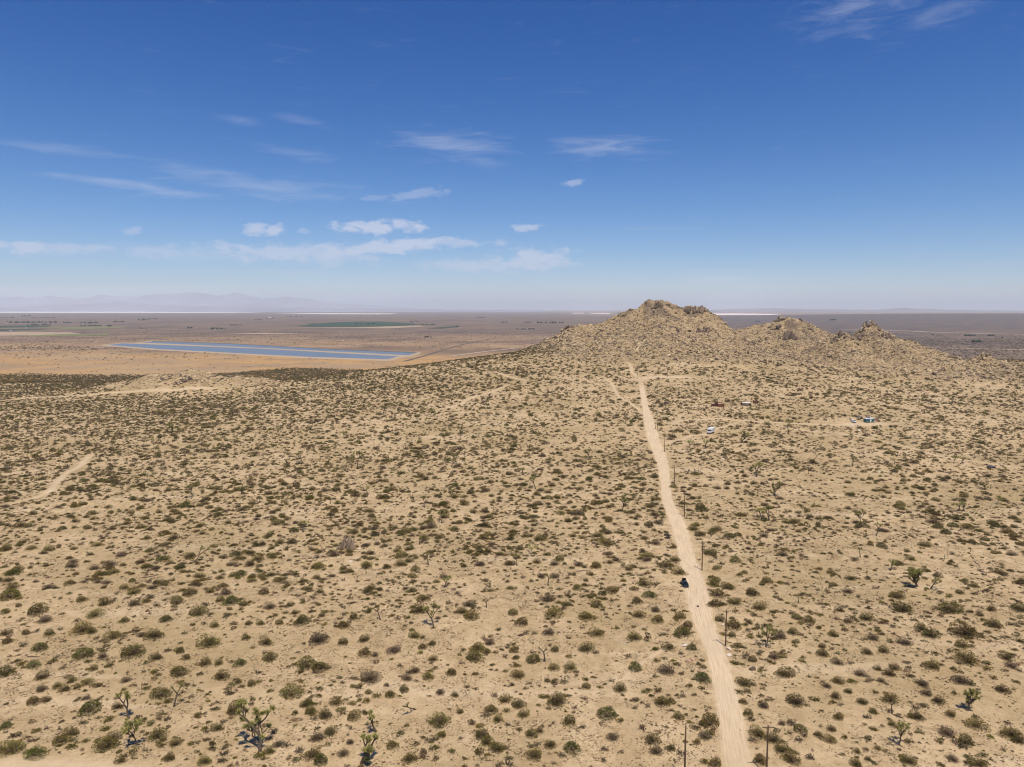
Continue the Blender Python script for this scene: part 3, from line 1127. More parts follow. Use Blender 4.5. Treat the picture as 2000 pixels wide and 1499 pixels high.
JT = [  # base x, base y, height in photo px, kind, seed, label or None
    (251, 1404, 54, 'fork', 3, 'V-forked Joshua tree with green tufts, upper left of the bottom left three'),
    (340, 1381, 42, 'single', 2, 'Joshua tree with one small green head beside a round olive shrub, bottom left'),
    (267, 1455, 52, 'round', 4, 'round-headed dark-trunked Joshua tree lowest of the bottom left three'),
    (508, 1468, 88, 'tall', 5, 'tall ragged leaning Joshua tree, tallest in the view, bottom left'),
    (707, 1491, 54, 'bushy', 6, 'stumpy thick-armed Joshua tree at the bottom edge left of centre'),
    (734, 1430, 42, 'fork', 7, 'sparse dry-looking Joshua tree just above the stumpy one at the bottom'),
    (812, 1386, 22, 'lean', 8, 'bent Joshua tree leaning over to touch the sand, bottom centre'),
    (847, 1224, 42, 'round', 9, 'fan-crowned grey-green Joshua tree left of centre with branching shadow'),
    (743, 1211, 27, 'single', 10, 'small-headed thin Joshua tree left of the fan-crowned one'),
    (277, 1347, 12, 'post', 1, 'tiny single-stemmed Joshua tree sprout above the V-forked tree'),
    (1064, 1292, 27, 'single', 11, 'thin forked Joshua tree sprout right of an olive shrub, bottom centre'),
    (950, 1187, 20, 'dead', 12, 'small leafless looping Joshua tree skeleton right of the fan-crowned tree'),
    (1496, 1264, 38, 'round', 13, 'pale fan-crowned Joshua tree right of the road and the crossarm pole'),
    (1757, 1456, 45, 'round', 14, 'round green Joshua tree on a straight trunk, lower right'),
    (1889, 1388, 44, 'bushy', 15, 'dense bushy yellow-green Joshua tree near the right edge, bottom'),
    (1742, 1394, 25, 'single', 16, 'bare-armed little Joshua tree above the round green one, lower right'),
    (1581, 1200, 12, 'post', 2, 'short dark Joshua tree stump right of the road'),
    (1560, 1178, 16, 'post', 3, 'thin bare Joshua tree stem standing behind the short stump'),
    (1791, 1146, 40, 'bushy', 17, 'big dark Joshua tree, larger of the pair in the right middle'),
    (1818, 1150, 22, 'small', 18, 'small Joshua tree right beside the big dark one'),
    (1739, 1115, 20, 'small', 19, None), (1680, 1089, 18, 'post', 4, None), (1845, 1093, 8, 'post', 5, None),
    (1681, 1022, 26, 'round', 20, None), (1711, 1047, 26, 'lean', 21, None), (1872, 998, 17, 'small', 22, None),
    (1884, 999, 18, 'fork', 23, None), (1947, 985, 16, 'round', 24, None), (1885, 975, 8, 'post', 6, None),
    (1923, 957, 15, 'bushy', 25, None), (1935, 955, 10, 'post', 7, None), (1502, 1016, 30, 'fork', 26, None),
    (1488, 1014, 18, 'small', 27, None), (1512, 969, 31, 'tall', 28, 'two-tiered Joshua tree standing alone right of the road'),
    (1579, 926, 9, 'post', 8, None), (1665, 911, 19, 'small', 29, None), (1478, 932, 28, 'fork', 30, None),
    (1592, 896, 12, 'lean', 31, None), (1747, 906, 11, 'small', 32, None), (1863, 905, 14, 'small', 33, None),
    (1876, 907, 14, 'small', 34, None), (1914, 893, 10, 'small', 35, None), (1968, 898, 10, 'post', 9, None),
    (1663, 858, 13, 'bushy', 36, None), (1587, 848, 14, 'small', 37, None), (1538, 837, 15, 'small', 38, None),
    (1717, 845, 14, 'fork', 39, None), (1448, 865, 24, 'bushy', 40, None), (1377, 877, 18, 'round', 41, None),
    (1349, 881, 19, 'small', 42, None), (1495, 835, 12, 'small', 43, None),
    (1214, 999, 34, 'round', 44, 'umbrella-shaped dark Joshua tree standing alone left of the road'),
    (1153, 899, 22, 'round', 45, None), (1022, 928, 14, 'fork', 46, None), (1046, 955, 22, 'small', 47, None),
    (943, 917, 16, 'dead', 48, None), (891, 906, 22, 'round', 49, None), (882, 912, 16, 'small', 50, None),
    (898, 852, 20, 'round', 51, None), (1009, 1103, 27, 'round', 52, None), (1039, 1082, 15, 'small', 53, None),
    (1071, 1144, 23, 'single', 54, 'thin T-topped Joshua tree left of the black sedan'), (947, 1151, 16, 'small', 55, None),
    (862, 1022, 24, 'round', 56, None), (829, 992, 22, 'fork', 57, None), (884, 966, 11, 'small', 58, None), (876, 963, 12, 'small', 59, None),
    (837, 1104, 21, 'single', 60, None), (868, 1147, 20, 'small', 61, None), (819, 1064, 15, 'post', 10, None),
    (770, 1086, 11, 'post', 11, None), (593, 1040, 19, 'small', 62, None), (717, 965, 14, 'small', 63, None),
    (646, 985, 12, 'post', 12, None), (698, 912, 28, 'fork', 64, None), (590, 903, 20, 'round', 65, None), (626, 898, 12, 'post', 13, None),
    (471, 966, 20, 'bushy', 66, None), (505, 990, 18, 'dead', 67, None), (375, 971, 24, 'round', 68, None), (377, 1099, 27, 'lean', 69, None),
    (12, 805, 15, 'round', 70, None), (42, 822, 14, 'small', 71, None), (199, 812, 15, 'round', 72, None), (250, 814, 15, 'small', 73, None),
    (289, 805, 15, 'round', 74, None), (481, 808, 15, 'small', 75, None), (639, 810, 13, 'round', 76, None), (684, 807, 14, 'small', 77, None),
    (607, 845, 13, 'round', 78, None), (338, 843, 20, 'bushy', 79, None), (672, 855, 14, 'small', 80, None), (87, 847, 13, 'small', 81, None),
    (189, 840, 14, 'fork', 82, None), (749, 810, 16, 'round', 83, None), (829, 810, 14, 'small', 84, None), (842, 814, 16, 'round', 85, None),
    (831, 828, 12, 'small', 86, None), (55, 882, 15, 'fork', 87, None), (762, 800, 12, 'small', 88, None), (300, 870, 14, 'small', 89, None),
    (540, 850, 13, 'round', 90, None), (1300, 797, 12, 'dead', 91, None), (1280, 838, 11, 'post', 14, None), (1895, 1078, 9, 'post', 15, None),
]
DESC = {'round': 'round-crowned Joshua tree', 'fork': 'forked Joshua tree', 'single': 'thin little-branched Joshua tree', 'post': 'unbranched Joshua tree stem',
        'bushy': 'dense bushy Joshua tree', 'tall': 'tall Joshua tree', 'dead': 'leafless Joshua tree', 'lean': 'leaning Joshua tree', 'small': 'small Joshua tree'}
TREE_XY = []
for i, (px, py, hp, kind, seed, lab) in enumerate(JT):
    p = at(px, py)
    h = px_height(p, hp) * 0.97
    near = i < 20 or hp >= 30
    sd = seed if near else seed % 5
    tm, cm, tips, cs = tree_proto(kind, sd)
    o = obj('joshua_tree', None, loc=(p.x, p.y, p.z - 0.08), rot=(0, 0, rnd.uniform(0, 6.28) if kind not in ('fork', 'lean', 'tall') else (math.pi if kind == 'lean' and lab else rnd.uniform(-0.4, 0.4))))
    tag(o, lab or unique(DESC[kind], p.x, p.y), 'Joshua tree', 'Joshua trees scattered over the desert')
    thin = {'post': 1.3}.get(kind, 1.0)
    wd = 1.0 if h > 4.5 else 1.35
    h *= 1.0 if hp >= 30 else 1.12
    obj('trunk', tm, o, scale=(h * wd, h * wd, h))
    if cs > 0:
        if near:
            for k, (tp, td) in enumerate(tips):
                s = cs * h * rnd.uniform(0.85, 1.2)
                obj('leaf_cluster', ROS[k % 3], o, loc=(tp.x * h * wd, tp.y * h * wd, tp.z * h), rot=td.to_track_quat('Z', 'Y').to_euler(), scale=(s, s, s))
        else:
            obj('crown', cm, o, scale=(h * wd, h * wd, h))
    TREE_XY.append((p.x, p.y))

# ------------------------------------------------------------------ the large shrubs one can tell apart, where the photograph has them
SHR = """20 1165 38 g;72 1194 36 g;88 1211 28 d;36 1182 12 g;11 1195 16 g;160 1171 20 g;204 1178 30 m;185 1201 26 g;242 1212 20 g;260 1157 24 m;262 1179 22 d;286 1174 16 g;346 1175 24 g;369 1159 24 g;325 1210 22 G;387 1197 34 m;420 1221 22 m;450 1176 26 G;430 1172 18 g;442 1158 24 d;477 1180 18 g;160 1232 36 g;179 1233 22 m;97 1237 20 g;51 1236 16 g;11 1237 22 m;15 1252 20 g;78 1266 24 G;221 1243 28 g;302 1241 36 m;277 1240 18 d;408 1257 42 m;481 1245 18 g;164 1280 32 G;258 1275 48 m;306 1284 26 m;352 1272 16 g;364 1284 16 g;11 1315 34 g;66 1300 24 G;82 1322 26 m;200 1282 20 d;182 1306 16 g;169 1334 20 g;140 1328 18 m;401 1296 22 g;427 1295 20 m;470 1296 20 G;350 1315 30 g;127 1346 22 m;112 1339 16 m;150 1342 14 g;192 1338 14 g;81 1346 20 d;246 1328 20 d;432 1322 32 m;465 1331 14 g;491 1336 18 g;315 1357 34 g;66 1371 28 g;91 1367 20 m;175 1387 40 G;230 1380 20 m;460 1387 36 g;11 1419 22 G;120 1447 32 g;140 1432 30 m;22 1465 44 g;69 1474 34 G;210 1457 48 m;220 1442 30 m;307 1437 42 m;342 1452 26 m;425 1422 24 m;415 1452 14 g;330 1480 24 m;236 1486 22 m;401 1487 26 m;
516 1157 20 g;526 1185 22 d;589 1215 30 G;546 1216 16 g;509 1217 16 m;485 1217 14 m;621 1250 42 d;520 1255 28 m;671 1222 26 g;670 1255 20 g;711 1249 24 m;690 1206 18 g;575 1196 16 m;566 1181 16 m;629 1201 14 d;527 1285 30 m;600 1300 38 g;625 1304 32 g;722 1325 44 d;570 1356 42 g;597 1377 24 m;607 1391 22 g;635 1397 28 m;657 1372 26 g;770 1270 28 d;712 1276 24 g;732 1279 16 d;810 1242 26 m;819 1192 34 m;827 1169 24 g;845 1287 20 m;825 1264 16 g;843 1257 16 g;795 1324 24 d;810 1310 20 m;837 1322 24 g;881 1315 20 g;789 1347 18 g;762 1357 22 g;720 1352 14 g;690 1400 26 g;714 1392 12 g;645 1430 26 m;622 1441 26 d;527 1467 22 m;544 1454 24 d;684 1449 16 d;670 1472 24 d;610 1475 36 m;625 1487 30 G;767 1456 24 g;800 1482 32 m;827 1469 16 d;860 1409 38 m;862 1435 20 m;860 1352 20 d;889 1357 16 m;
904 1194 24 m;920 1205 30 g;916 1180 24 d;1002 1197 20 g;1019 1216 26 g;1069 1170 30 d;1104 1180 18 m;1080 1201 32 g;1147 1205 30 g;1165 1182 24 g;1154 1165 16 m;1245 1174 22 g;1247 1201 24 m;1285 1211 24 g;1280 1191 20 d;1327 1205 26 g;1334 1237 30 G;1342 1222 22 g;1072 1235 24 d;1165 1237 28 m;1239 1245 30 m;1144 1267 34 m;1306 1264 24 m;932 1267 28 g;927 1285 32 g;949 1272 18 g;956 1255 22 d;1042 1289 30 g;1002 1270 18 g;1007 1284 14 g;1084 1269 18 g;1081 1305 20 g;1115 1304 26 m;1012 1319 28 m;1241 1305 26 G;1301 1310 34 d;1069 1329 12 g;1082 1332 14 g;1212 1346 28 m;1145 1341 18 g;1000 1336 12 d;1087 1370 46 m;985 1367 26 m;959 1387 26 g;971 1405 20 m;1012 1377 30 m;1022 1396 24 m;1112 1410 28 g;1185 1397 32 G;1292 1372 32 m;1309 1370 20 g;899 1390 16 m;941 1435 30 m;950 1450 28 m;972 1462 32 m;1037 1434 26 m;1054 1427 16 m;1044 1475 38 m;1075 1455 24 m;1117 1462 30 G;1197 1440 24 d;1274 1445 30 m;1282 1467 26 d;1310 1461 20 m;1326 1400 20 g;
1373 1327 28 G;1385 1413 38 g;1377 1438 26 d;1361 1449 16 g;1351 1266 16 G;1402 1161 28 g;1395 1180 26 g;1433 1176 28 m;1483 1187 30 m;1470 1159 28 g;1406 1210 22 m;1433 1222 30 g;1463 1214 14 m;1430 1240 16 g;1441 1261 16 g;1547 1234 24 m;1470 1289 18 g;1512 1283 26 d;1523 1243 28 d;1452 1334 28 m;1533 1317 36 m;1451 1371 18 g;1461 1394 20 g;1491 1378 24 d;1553 1371 36 m;1563 1426 20 G;1481 1434 34 m;1509 1445 30 m;1526 1464 30 m;1544 1483 36 m;1484 1485 28 m;1398 1492 24 g;1376 1487 14 g;1581 1212 26 g;1556 1206 20 g;
1640 1191 18 m;1752 1165 30 m;1762 1190 40 m;1855 1191 42 m;1864 1180 18 m;1691 1207 28 m;1656 1212 20 d;1935 1189 20 m;1914 1200 16 m;1992 1189 30 m;1800 1227 26 m;1817 1240 34 m;1885 1237 48 m;1942 1220 30 m;1625 1239 18 g;1767 1255 26 d;1705 1246 24 d;1725 1270 24 m;1694 1274 20 m;1607 1277 24 m;1605 1262 16 m;1879 1261 28 m;1891 1290 44 m;1820 1301 34 m;1965 1284 28 m;1975 1300 24 d;1636 1294 24 d;1680 1316 24 d;1737 1316 24 m;1747 1304 22 m;1715 1306 16 m;1861 1305 12 g;1877 1330 32 d;1636 1330 22 m;1721 1329 16 d;1802 1336 24 d;1615 1339 18 d;1631 1360 24 m;1657 1350 18 m;1957 1347 26 m;1737 1366 30 m;1685 1371 22 m;1705 1389 16 g;1832 1369 24 m;1810 1354 24 d;1791 1400 28 m;1637 1401 20 g;1857 1395 22 m;1906 1417 34 g;1849 1432 34 d;1885 1450 28 g;1975 1435 42 m;1990 1447 26 m;1625 1424 18 m;1622 1446 22 g;1597 1434 18 m;1742 1414 16 m;1527 1412 16 d;1675 1467 16 m;1714 1461 12 g;1860 1482 22 d;1775 1487 28 m;1672 1492 24 m;1912 1492 30 m;1696 1482 14 m;1772 1447 12 g;1327 1118 28 m;1318 1093 22 m;1300 1105 26 g;1258 1140 30 m;1355 1032 22 m;1388 1080 24 g"""
KDESC = {'g': 'olive-green shrub', 'G': 'deep green shrub', 'm': 'grey-green twiggy shrub', 'd': 'grey leafless-looking shrub'}
BIG_XY = []
for i, s in enumerate(SHR.replace('\n', '').split(';')):
    f = s.split()
    p = at(float(f[0]), float(f[1]) + 3)
    w = px_size(p, float(f[2])) * 0.57
    kind = f[3]
    fo, st, _ = SHRUB[kind, i % 3]
    size = 'small' if w < 1.4 else ('large' if w > 2.5 else 'mid-sized')
    hh = min(w, 0.55 + 0.62 * w) * rnd.uniform(0.92, 1.12)
    o = obj('desert_shrub', fo, loc=(p.x, p.y, p.z - 0.03), rot=(0, 0, rnd.uniform(0, 6.28)), scale=(w, w * rnd.uniform(0.8, 1.1), hh))
    shape = 'domed' if hh > 0.85 * w else 'low'
    tag(o, unique(f'{size} {shape} {KDESC[kind]}', p.x, p.y), 'shrub', 'large shrubs on the near sand')
    obj('stems', st, o)
    BIG_XY.append((p.x, p.y, w))

# ------------------------------------------------------------------ scattered plants and stones nobody could count


def dist_roads(x, y):
    d = np.full(len(x), 1e9)
    for c, w in ROADS:
        for k in range(0, len(c), 1):
            sel = (np.abs(x - c[k, 0]) < w[k] + 4) & (np.abs(y - c[k, 1]) < w[k] + 4)
            if sel.any():
                dd = np.hypot(x[sel] - c[k, 0], y[sel] - c[k, 1]) - w[k]
                d[sel] = np.minimum(d[sel], dd)
    return d


def scatter_points(n, x0, x1, y0, y1, dens, frus=0.80):
    x = rng.uniform(x0, x1, n); y = rng.uniform(y0, y1, n)
    ok = np.abs(x) < frus * y + 25
    x, y = x[ok], y[ok]
    k = rng.uniform(0, 1, len(x)) < dens(x, y)
    return x[k], y[k]


def instancer(name, label, x, y, z, scale, idx, meshes, tilt=None):
    coll = bpy.data.collections.new(name + '_kinds')
    for i, m in enumerate(meshes):
        o = bpy.data.objects.new(f'{name}_{chr(97 + i)}', m)
        coll.objects.link(o)
    n = len(x)
    me = bpy.data.meshes.new(name)
    me.vertices.add(n)
    me.vertices.foreach_set('co', np.stack([x, y, z], -1).astype(np.float32).ravel())
    a = me.attributes.new('sc', 'FLOAT_VECTOR', 'POINT'); a.data.foreach_set('vector', np.asarray(scale, np.float32).ravel())
    a = me.attributes.new('kd', 'INT', 'POINT'); a.data.foreach_set('value', np.asarray(idx, np.int32))
    rot = np.zeros((n, 3), np.float32)
    rot[:, 2] = rng.uniform(0, 6.283, n)
    if tilt is not None:
        rot[:, 0] = rng.normal(0, tilt, n); rot[:, 1] = rng.normal(0, tilt, n)
    a = me.attributes.new('ro', 'FLOAT_VECTOR', 'POINT'); a.data.foreach_set('vector', rot.ravel())
    o = obj(name, me)
    ng = bpy.data.node_groups.new(name, 'GeometryNodeTree')
    ng.interface.new_socket('Geometry', in_out='INPUT', socket_type='NodeSocketGeometry')
    ng.interface.new_socket('Geometry', in_out='OUTPUT', socket_type='NodeSocketGeometry')
    N = ng.nodes; L = ng.links
    gi = N.new('NodeGroupInput'); go = N.new('NodeGroupOutput')
    ci = N.new('GeometryNodeCollectionInfo'); ci.inputs[0].default_value = coll
    ci.inputs['Separate Children'].default_value = True; ci.inputs['Reset Children'].default_value = True
    iop = N.new('GeometryNodeInstanceOnPoints')
    L.new(gi.outputs[0], iop.inputs['Points']); L.new(ci.outputs[0], iop.inputs['Instance'])
    iop.inputs['Pick Instance'].default_value = True

    def attr(nm, ty):
        q = N.new('GeometryNodeInputNamedAttribute'); q.data_type = ty; q.inputs[0].default_value = nm
        return q.outputs['Attribute']
    L.new(attr('kd', 'INT'), iop.inputs['Instance Index'])
    L.new(attr('sc', 'FLOAT_VECTOR'), iop.inputs['Scale'])
    e2r = N.new('FunctionNodeEulerToRotation')
    L.new(attr('ro', 'FLOAT_VECTOR'), e2r.inputs[0]); L.new(e2r.outputs[0], iop.inputs['Rotation'])
    L.new(iop.outputs[0], go.inputs[0])
    md = o.modifiers.new('scatter', 'NODES'); md.node_group = ng
    tag(o, label, kind='stuff')
    return o


def edge_of_bench(x):
    return 1075 + 260 * sstep(x, -150, 250)


def clear_of(x, y, pts, extra=0.5):
    ok = np.ones(len(x), bool)
    for bx, by, bw in pts:
        ok &= ~((np.abs(x - bx) < bw + extra) & (np.abs(y - by) < bw + extra))
    return ok


def finish(x, y, zoff=-0.03, roads=0.3):
    ok = dist_roads(x, y) > roads
    return x[ok], y[ok], surf(x[ok], y[ok]) + zoff


# large shrubs beyond the near ones
def dens_big(x, y):
    hh = hills(x, y)
    left = sstep(-x + 0.25 * y, 100, 520) * sstep(y, 430, 800)
    patch = sstep(fbm(x, y, 55, 3, 120), 0.36, 0.62) * (0.7 + 0.4 * sstep(fbm(x, y, 14, 2, 125), 0.35, 0.6))
    d = 0.36 * (0.45 + 0.55 * patch) + 0.85 * left * (0.6 + 0.4 * patch)
    d = d * (1 - 0.28 * sstep(x - 0.16 * y, 0, 60))
    near_line = sstep(y, 250, 262)
    d = d * (near_line + (1 - near_line) * 0.0)
    d = d * (1 + 1.6 * sstep(hh, 2, 14)) * (1 - 0.85 * sstep(knoll_mask(x, y), 0.25, 0.55)) * (y < edge_of_bench(x) + 120)
    return d


x, y = scatter_points(230000, -900, 950, 235, 1560, dens_big)
ok = np.ones(len(x), bool)
for tx, ty in TREE_XY:
    ok &= np.hypot(x - tx, (y - ty) * 0.45) > 2.2
for bx, by, bw in BIG_XY:
    ok &= np.hypot(x - bx, y - by) > bw + 0.5
x, y = x[ok], y[ok]
x, y, z = finish(x, y, -0.05, 1.0)
n = len(x)
kinds = rng.choice(12, n, p=np.repeat([0.36, 0.08, 0.36, 0.20], 3) / 3)
hhp = hills(x, y)
r = rng.uniform(0.8, 1.8, n) * rng.choice([0.65, 1.0, 1.5], n) * (1 - 0.4 * sstep(hhp, 2, 14)) * (1 - 0.25 * sstep(-x + 0.25 * y, 100, 520) * sstep(y, 430, 800))
sc = np.stack([r * rng.uniform(0.9, 1.4, n), r, r * rng.uniform(0.65, 0.95, n)], 1)
SM = [SHRUB[k, s][2] for k in 'gGmd' for s in range(3)]
# a lighter mesh set for the far ones
FAR = []
for k, leafm, nl in [('g', M_olive_leaf, 130), ('G', M_green_leaf, 130), ('m', M_small, 90), ('d', M_grey_leaf, 110)]:
    for s in range(3):
        v1, f1, v2, f2 = shrub_parts(nl, 50, 0.10, 0.95, 30 + s + ord(k), 0.45)
        FAR.append(mesh_np('far_shrub', np.vstack([v1, v2]), np.vstack([f1, f2 + len(v1)]), [leafm, M_twig], mat_idx=[0] * len(f1) + [1] * len(f2)))
nearsel = y < 430
instancer('desert_scrub', 'olive and grey shrubs spread over the middle distance', x[nearsel], y[nearsel], z[nearsel], sc[nearsel], kinds[nearsel], SM)
instancer('distant_scrub', 'dark shrubs spread over the slope to the hills', x[~nearsel], y[~nearsel], z[~nearsel], sc[~nearsel], kinds[~nearsel], FAR)

# low grey bushes
LOW = []
for k, leafm, nl in [(5, M_olive_leaf, 100), (6, M_olive_leaf, 100), (0, M_small, 70), (1, M_grey_leaf, 60), (2, M_small, 90), (3, M_dry, 60), (4, M_grey_leaf, 80)]:
    v1, f1, v2, f2 = shrub_parts(nl, 26, 0.12, 0.75, 60 + k, 0.35)
    LOW.append(mesh_np('low_bush', np.vstack([v1, v2]), np.vstack([f1, f2 + len(v1)]), [leafm, M_twig], mat_idx=[0] * len(f1) + [1] * len(f2)))


def dens_low(x, y):
    hh = hills(x, y)
    p = sstep(fbm(x, y, 26, 3, 140), 0.35, 0.65)
    return (0.25 + 0.75 * p) * (1 - 0.3 * sstep(hh, 2, 14)) * (y < edge_of_bench(x) + 60) * (1 - 0.55 * sstep(y, 500, 900))


x, y = scatter_points(420000, -850, 900, 95, 1350, dens_low)
x, y, z = finish(x, y, -0.02, 0.2)
n = len(x)
r = 0.28 + 1.05 * rng.uniform(0, 1, n) ** 2.2
instancer('low_bushes', 'small grey and tan bushes dotted over the sand', x, y, z, np.stack([r * rng.uniform(.8, 1.4, n), r, r * rng.uniform(.7, 1.1, n)], 1), rng.integers(0, 7, n), LOW)

TUFT = []
for k, mm in enumerate([M_dry, M_grey_leaf, M_twig, M_small]):
    vv, ff = [], []
    for q in range(6):
        v1, f1, v2, f2 = shrub_parts(18, 5, 0.2, 0.8, 80 + k * 9 + q, 0.3)
        s = rng.uniform(0.4, 1.3); o2 = np.array([rng.normal(0, 3.2), rng.normal(0, 3.2), 0])
        b0 = sum(len(a) for a in vv)
        vv += [v1 * s + o2, v2 * s + o2]; ff += [f1 + b0, f2 + b0 + len(v1)]
    TUFT.append(mesh_np('tuft', np.vstack(vv), np.vstack(ff), [mm]))


def dens_tuft(x, y):
    return (0.2 + 0.8 * sstep(fbm(x, y, 12, 3, 160), 0.38, 0.66)) * (1 - 0.8 * sstep(y, 300, 520))


x, y = scatter_points(170000, -430, 430, 90, 520, dens_tuft)
x, y, z = finish(x, y, -0.02, 0.0)
n = len(x)
r = rng.uniform(0.12, 0.30, n)
instancer('dry_tufts', 'tiny dry tufts and pebbles on the near sand', x, y, z, np.stack([r * rng.uniform(.8, 1.5, n), r, r * .8], 1), rng.integers(0, 4, n), TUFT)


# boulders of the hills and of rocky ground
def dens_rock(x, y):
    hh = hills(x, y)
    k = knoll_mask(x, y)
    return np.clip(0.95 * sstep(hh, 0.3, 9) * (0.35 + 0.65 * sstep(fbm(x, y, 30, 3, 180), 0.35, 0.6)) + 0.6 * sstep(k, 0.45, 0.9), 0, 1)


x, y = scatter_points(230000, -600, 900, 780, 1420, dens_rock)
z = surf(x, y)
n = len(x)
r = np.exp(rng.normal(-0.15, 0.55, n)) * 0.95
r = np.clip(r, 0.4, 3.6)
dk = rng.uniform(0, 1, n) < 0.22 + 0.25 * sstep(fbm(x, y, 45, 2, 190), 0.55, 0.7)
idx = np.where(dk, rng.integers(6, 11, n), rng.integers(0, 6, n))
sc = np.stack([r * rng.uniform(0.9, 1.6, n), r * rng.uniform(0.8, 1.2, n), r * rng.uniform(0.8, 1.3, n)], 1)
instancer('hillside_boulders', 'tan boulders and rubble covering the rocky hills', x, y, z - 0.1 * r, sc, idx, ROCK_TAN + ROCK_DARK, tilt=0.3)


# stones on the sandy ground: rocky patches of the slope
def dens_stone(x, y):
    p = sstep(fbm(x, y, 60, 3, 210), 0.56, 0.68) * (y < 1000) * (y > 420)
    spots = 0
    for sx, sy, sr in STONY:
        spots = np.maximum(spots, np.exp(-((x - sx) ** 2 + (y - sy) ** 2) / sr ** 2))
    return np.clip(0.25 * p + spots, 0, 1)


STONY = []
for px, py, rp in [(672, 1075, 45), (612, 1092, 55), (1358, 925, 30), (1310, 775, 60), (1430, 805, 70), (1345, 835, 40), (1500, 775, 60), (1290, 755, 40), (1190, 870, 60),
                   (1130, 800, 80), (10, 915, 30), (1500, 990, 40), (1080, 860, 70), (960, 875, 60), (400, 1020, 40), (820, 745, 50), (900, 740, 60), (1060, 720, 60)]:
    q = at(px, py)
    STONY.append((q.x, q.y, px_size(q, rp) * 0.6))
x, y = scatter_points(90000, -500, 650, 230, 1000, dens_stone)
x, y, z = finish(x, y, 0, 0.5)
n = len(x)
r = np.clip(np.exp(rng.normal(-1.0, 0.5, n)), 0.15, 1.3)
instancer('scattered_stones', 'tan stones strewn over rocky patches of the slope', x, y, z, np.stack([r * rng.uniform(.9, 1.5, n), r, r], 1), rng.integers(0, 6, n), ROCK_TAN, tilt=0.3)


# plants of the plain
def dens_plain(x, y):
    band = (y > edge_of_bench(x) + 20) * (1 - sstep(y + 120 * (fbm(x, y, 160, 3, 230) - .5), 1430 + 130 * sstep(x, -640, -480), 1500 + 130 * sstep(x, -640, -480)))
    p2 = np.exp(-((x + 1560) / 420) ** 2 - ((y - 2520) / 170) ** 2)
    p3 = 0.12 * (y > 1500) * (y < 4200)
    right = 0.7 * (x > 500) * (y > 1900) * (y < 3300) * (x > 0.5 * y)
    rs = (np.abs((y - 2330) - (x + 900) * -0.9) > -1)
    return np.clip(np.maximum(np.maximum(band, p2), np.maximum(p3, right)), 0, 1)


def in_res(x, y):
    # keep off the reservoir: the strip between its long sides
    a = np.array(flat_xy([(190, 676)], -30)[0]); b = np.array(flat_xy([(770, 700)], -30)[0]); c2 = np.array(flat_xy([(840, 687)], -30)[0])
    d = (b - a) / np.hypot(*(b - a)); nn = np.array([-d[1], d[0]])
    s = (x - a[0]) * d[0] + (y - a[1]) * d[1]; t = (x - a[0]) * nn[0] + (y - a[1]) * nn[1]
    return (s > -200) & (s < np.hypot(*(b - a)) + 250) & (t > -40) & (t < 420)


x, y = scatter_points(70000, -2600, 2600, 1080, 4200, dens_plain, 0.82)
ok = ~in_res(x, y)
x, y = x[ok], y[ok]
x2, y2 = scatter_points(52000, -1100, -50, 1060, 1660, lambda a, b: (b > edge_of_bench(a)) * 1.0 * (1 - sstep(b + 120 * (fbm(a, b, 160, 3, 230) - .5), 1430 + 130 * sstep(a, -640, -480), 1500 + 130 * sstep(a, -640, -480))), 0.82)
x = np.concatenate([x, x2]); y = np.concatenate([y, y2])
z = surf(x, y)
n = len(x)
r = rng.uniform(0.7, 1.9, n) * np.where(y > 1900, 1.6, 1.0)
instancer('plain_scrub', 'dark scrub dotted over the flat plain', x, y, z, np.stack([r * rng.uniform(.9, 1.5, n), r, r * .75], 1), rng.integers(0, 12, n), FAR)

# ------------------------------------------------------------------ utility poles
M_wood = mat('pole_wood', (0.115, 0.072, 0.045), vary=0.3, nscale=4, bump=0.3)
M_insul = mat('insulator_glass', (0.30, 0.30, 0.28), rough=0.3, spec=0.5)


def boxm(name, sx, sy, sz, mtl, bevel=0.0, taper=(1, 1)):
    bm = bmesh.new()
    bmesh.ops.create_cube(bm, size=1)
    for v in bm.verts:
        t = taper if v.co.z > 0 else (1, 1)
        v.co.x *= sx * t[0]; v.co.y *= sy * t[1]; v.co.z *= sz
    if bevel:
        bmesh.ops.bevel(bm, geom=list(bm.edges), offset=bevel, segments=2, affect='EDGES')
    me = bpy.data.meshes.new(name)
    bm.to_mesh(me); bm.free()
    me.materials.append(mtl)
    return me


def box(name, size, loc, mtl, parent, rot=(0, 0, 0), bevel=0.0, taper=(1, 1)):
    return obj(name, boxm(name, *size, mtl, bevel, taper), parent, loc, rot)


pole_me = pymesh('shaft', [tube([(0, 0, -0.5), (0, 0, 4), (0, 0, 8), (0, 0, 11)], [0.19, 0.17, 0.15, 0.12], 8)], [M_wood], True)
arm_me = boxm('crossarm', 2.6, 0.13, 0.15, M_wood)
ins_me = pymesh('insulator', [tube([(0, 0, 0), (0, 0, .12), (0, 0, .2)], [0.05, 0.08, 0.04], 8)], [M_insul], True)
brace_me = pymesh('brace', [tube([(0, -0.1, -0.75), (0.6, -0.1, 0)], [0.025, 0.025], 4)], [M_wood])
POLES = [(1497, 1512, 1425, 'one'), (1417, 1263, 1193, 'arm'), (1371, 1115, 1057, 'arm'), (1336.5, 1010, 962, 'arm'), (1317, 948, 907, 'none'),
         (1298, 883, 848, 'none'), (1284.5, 840, 808, 'none'), (1275.5, 810, 786, 'arm'), (1267.5, 769, 746, 'none'), (1303.5, 737, 720, 'none'), (1244.5, 741, 721, 'none'),
         (1337, 1520, 1427, 'none')]
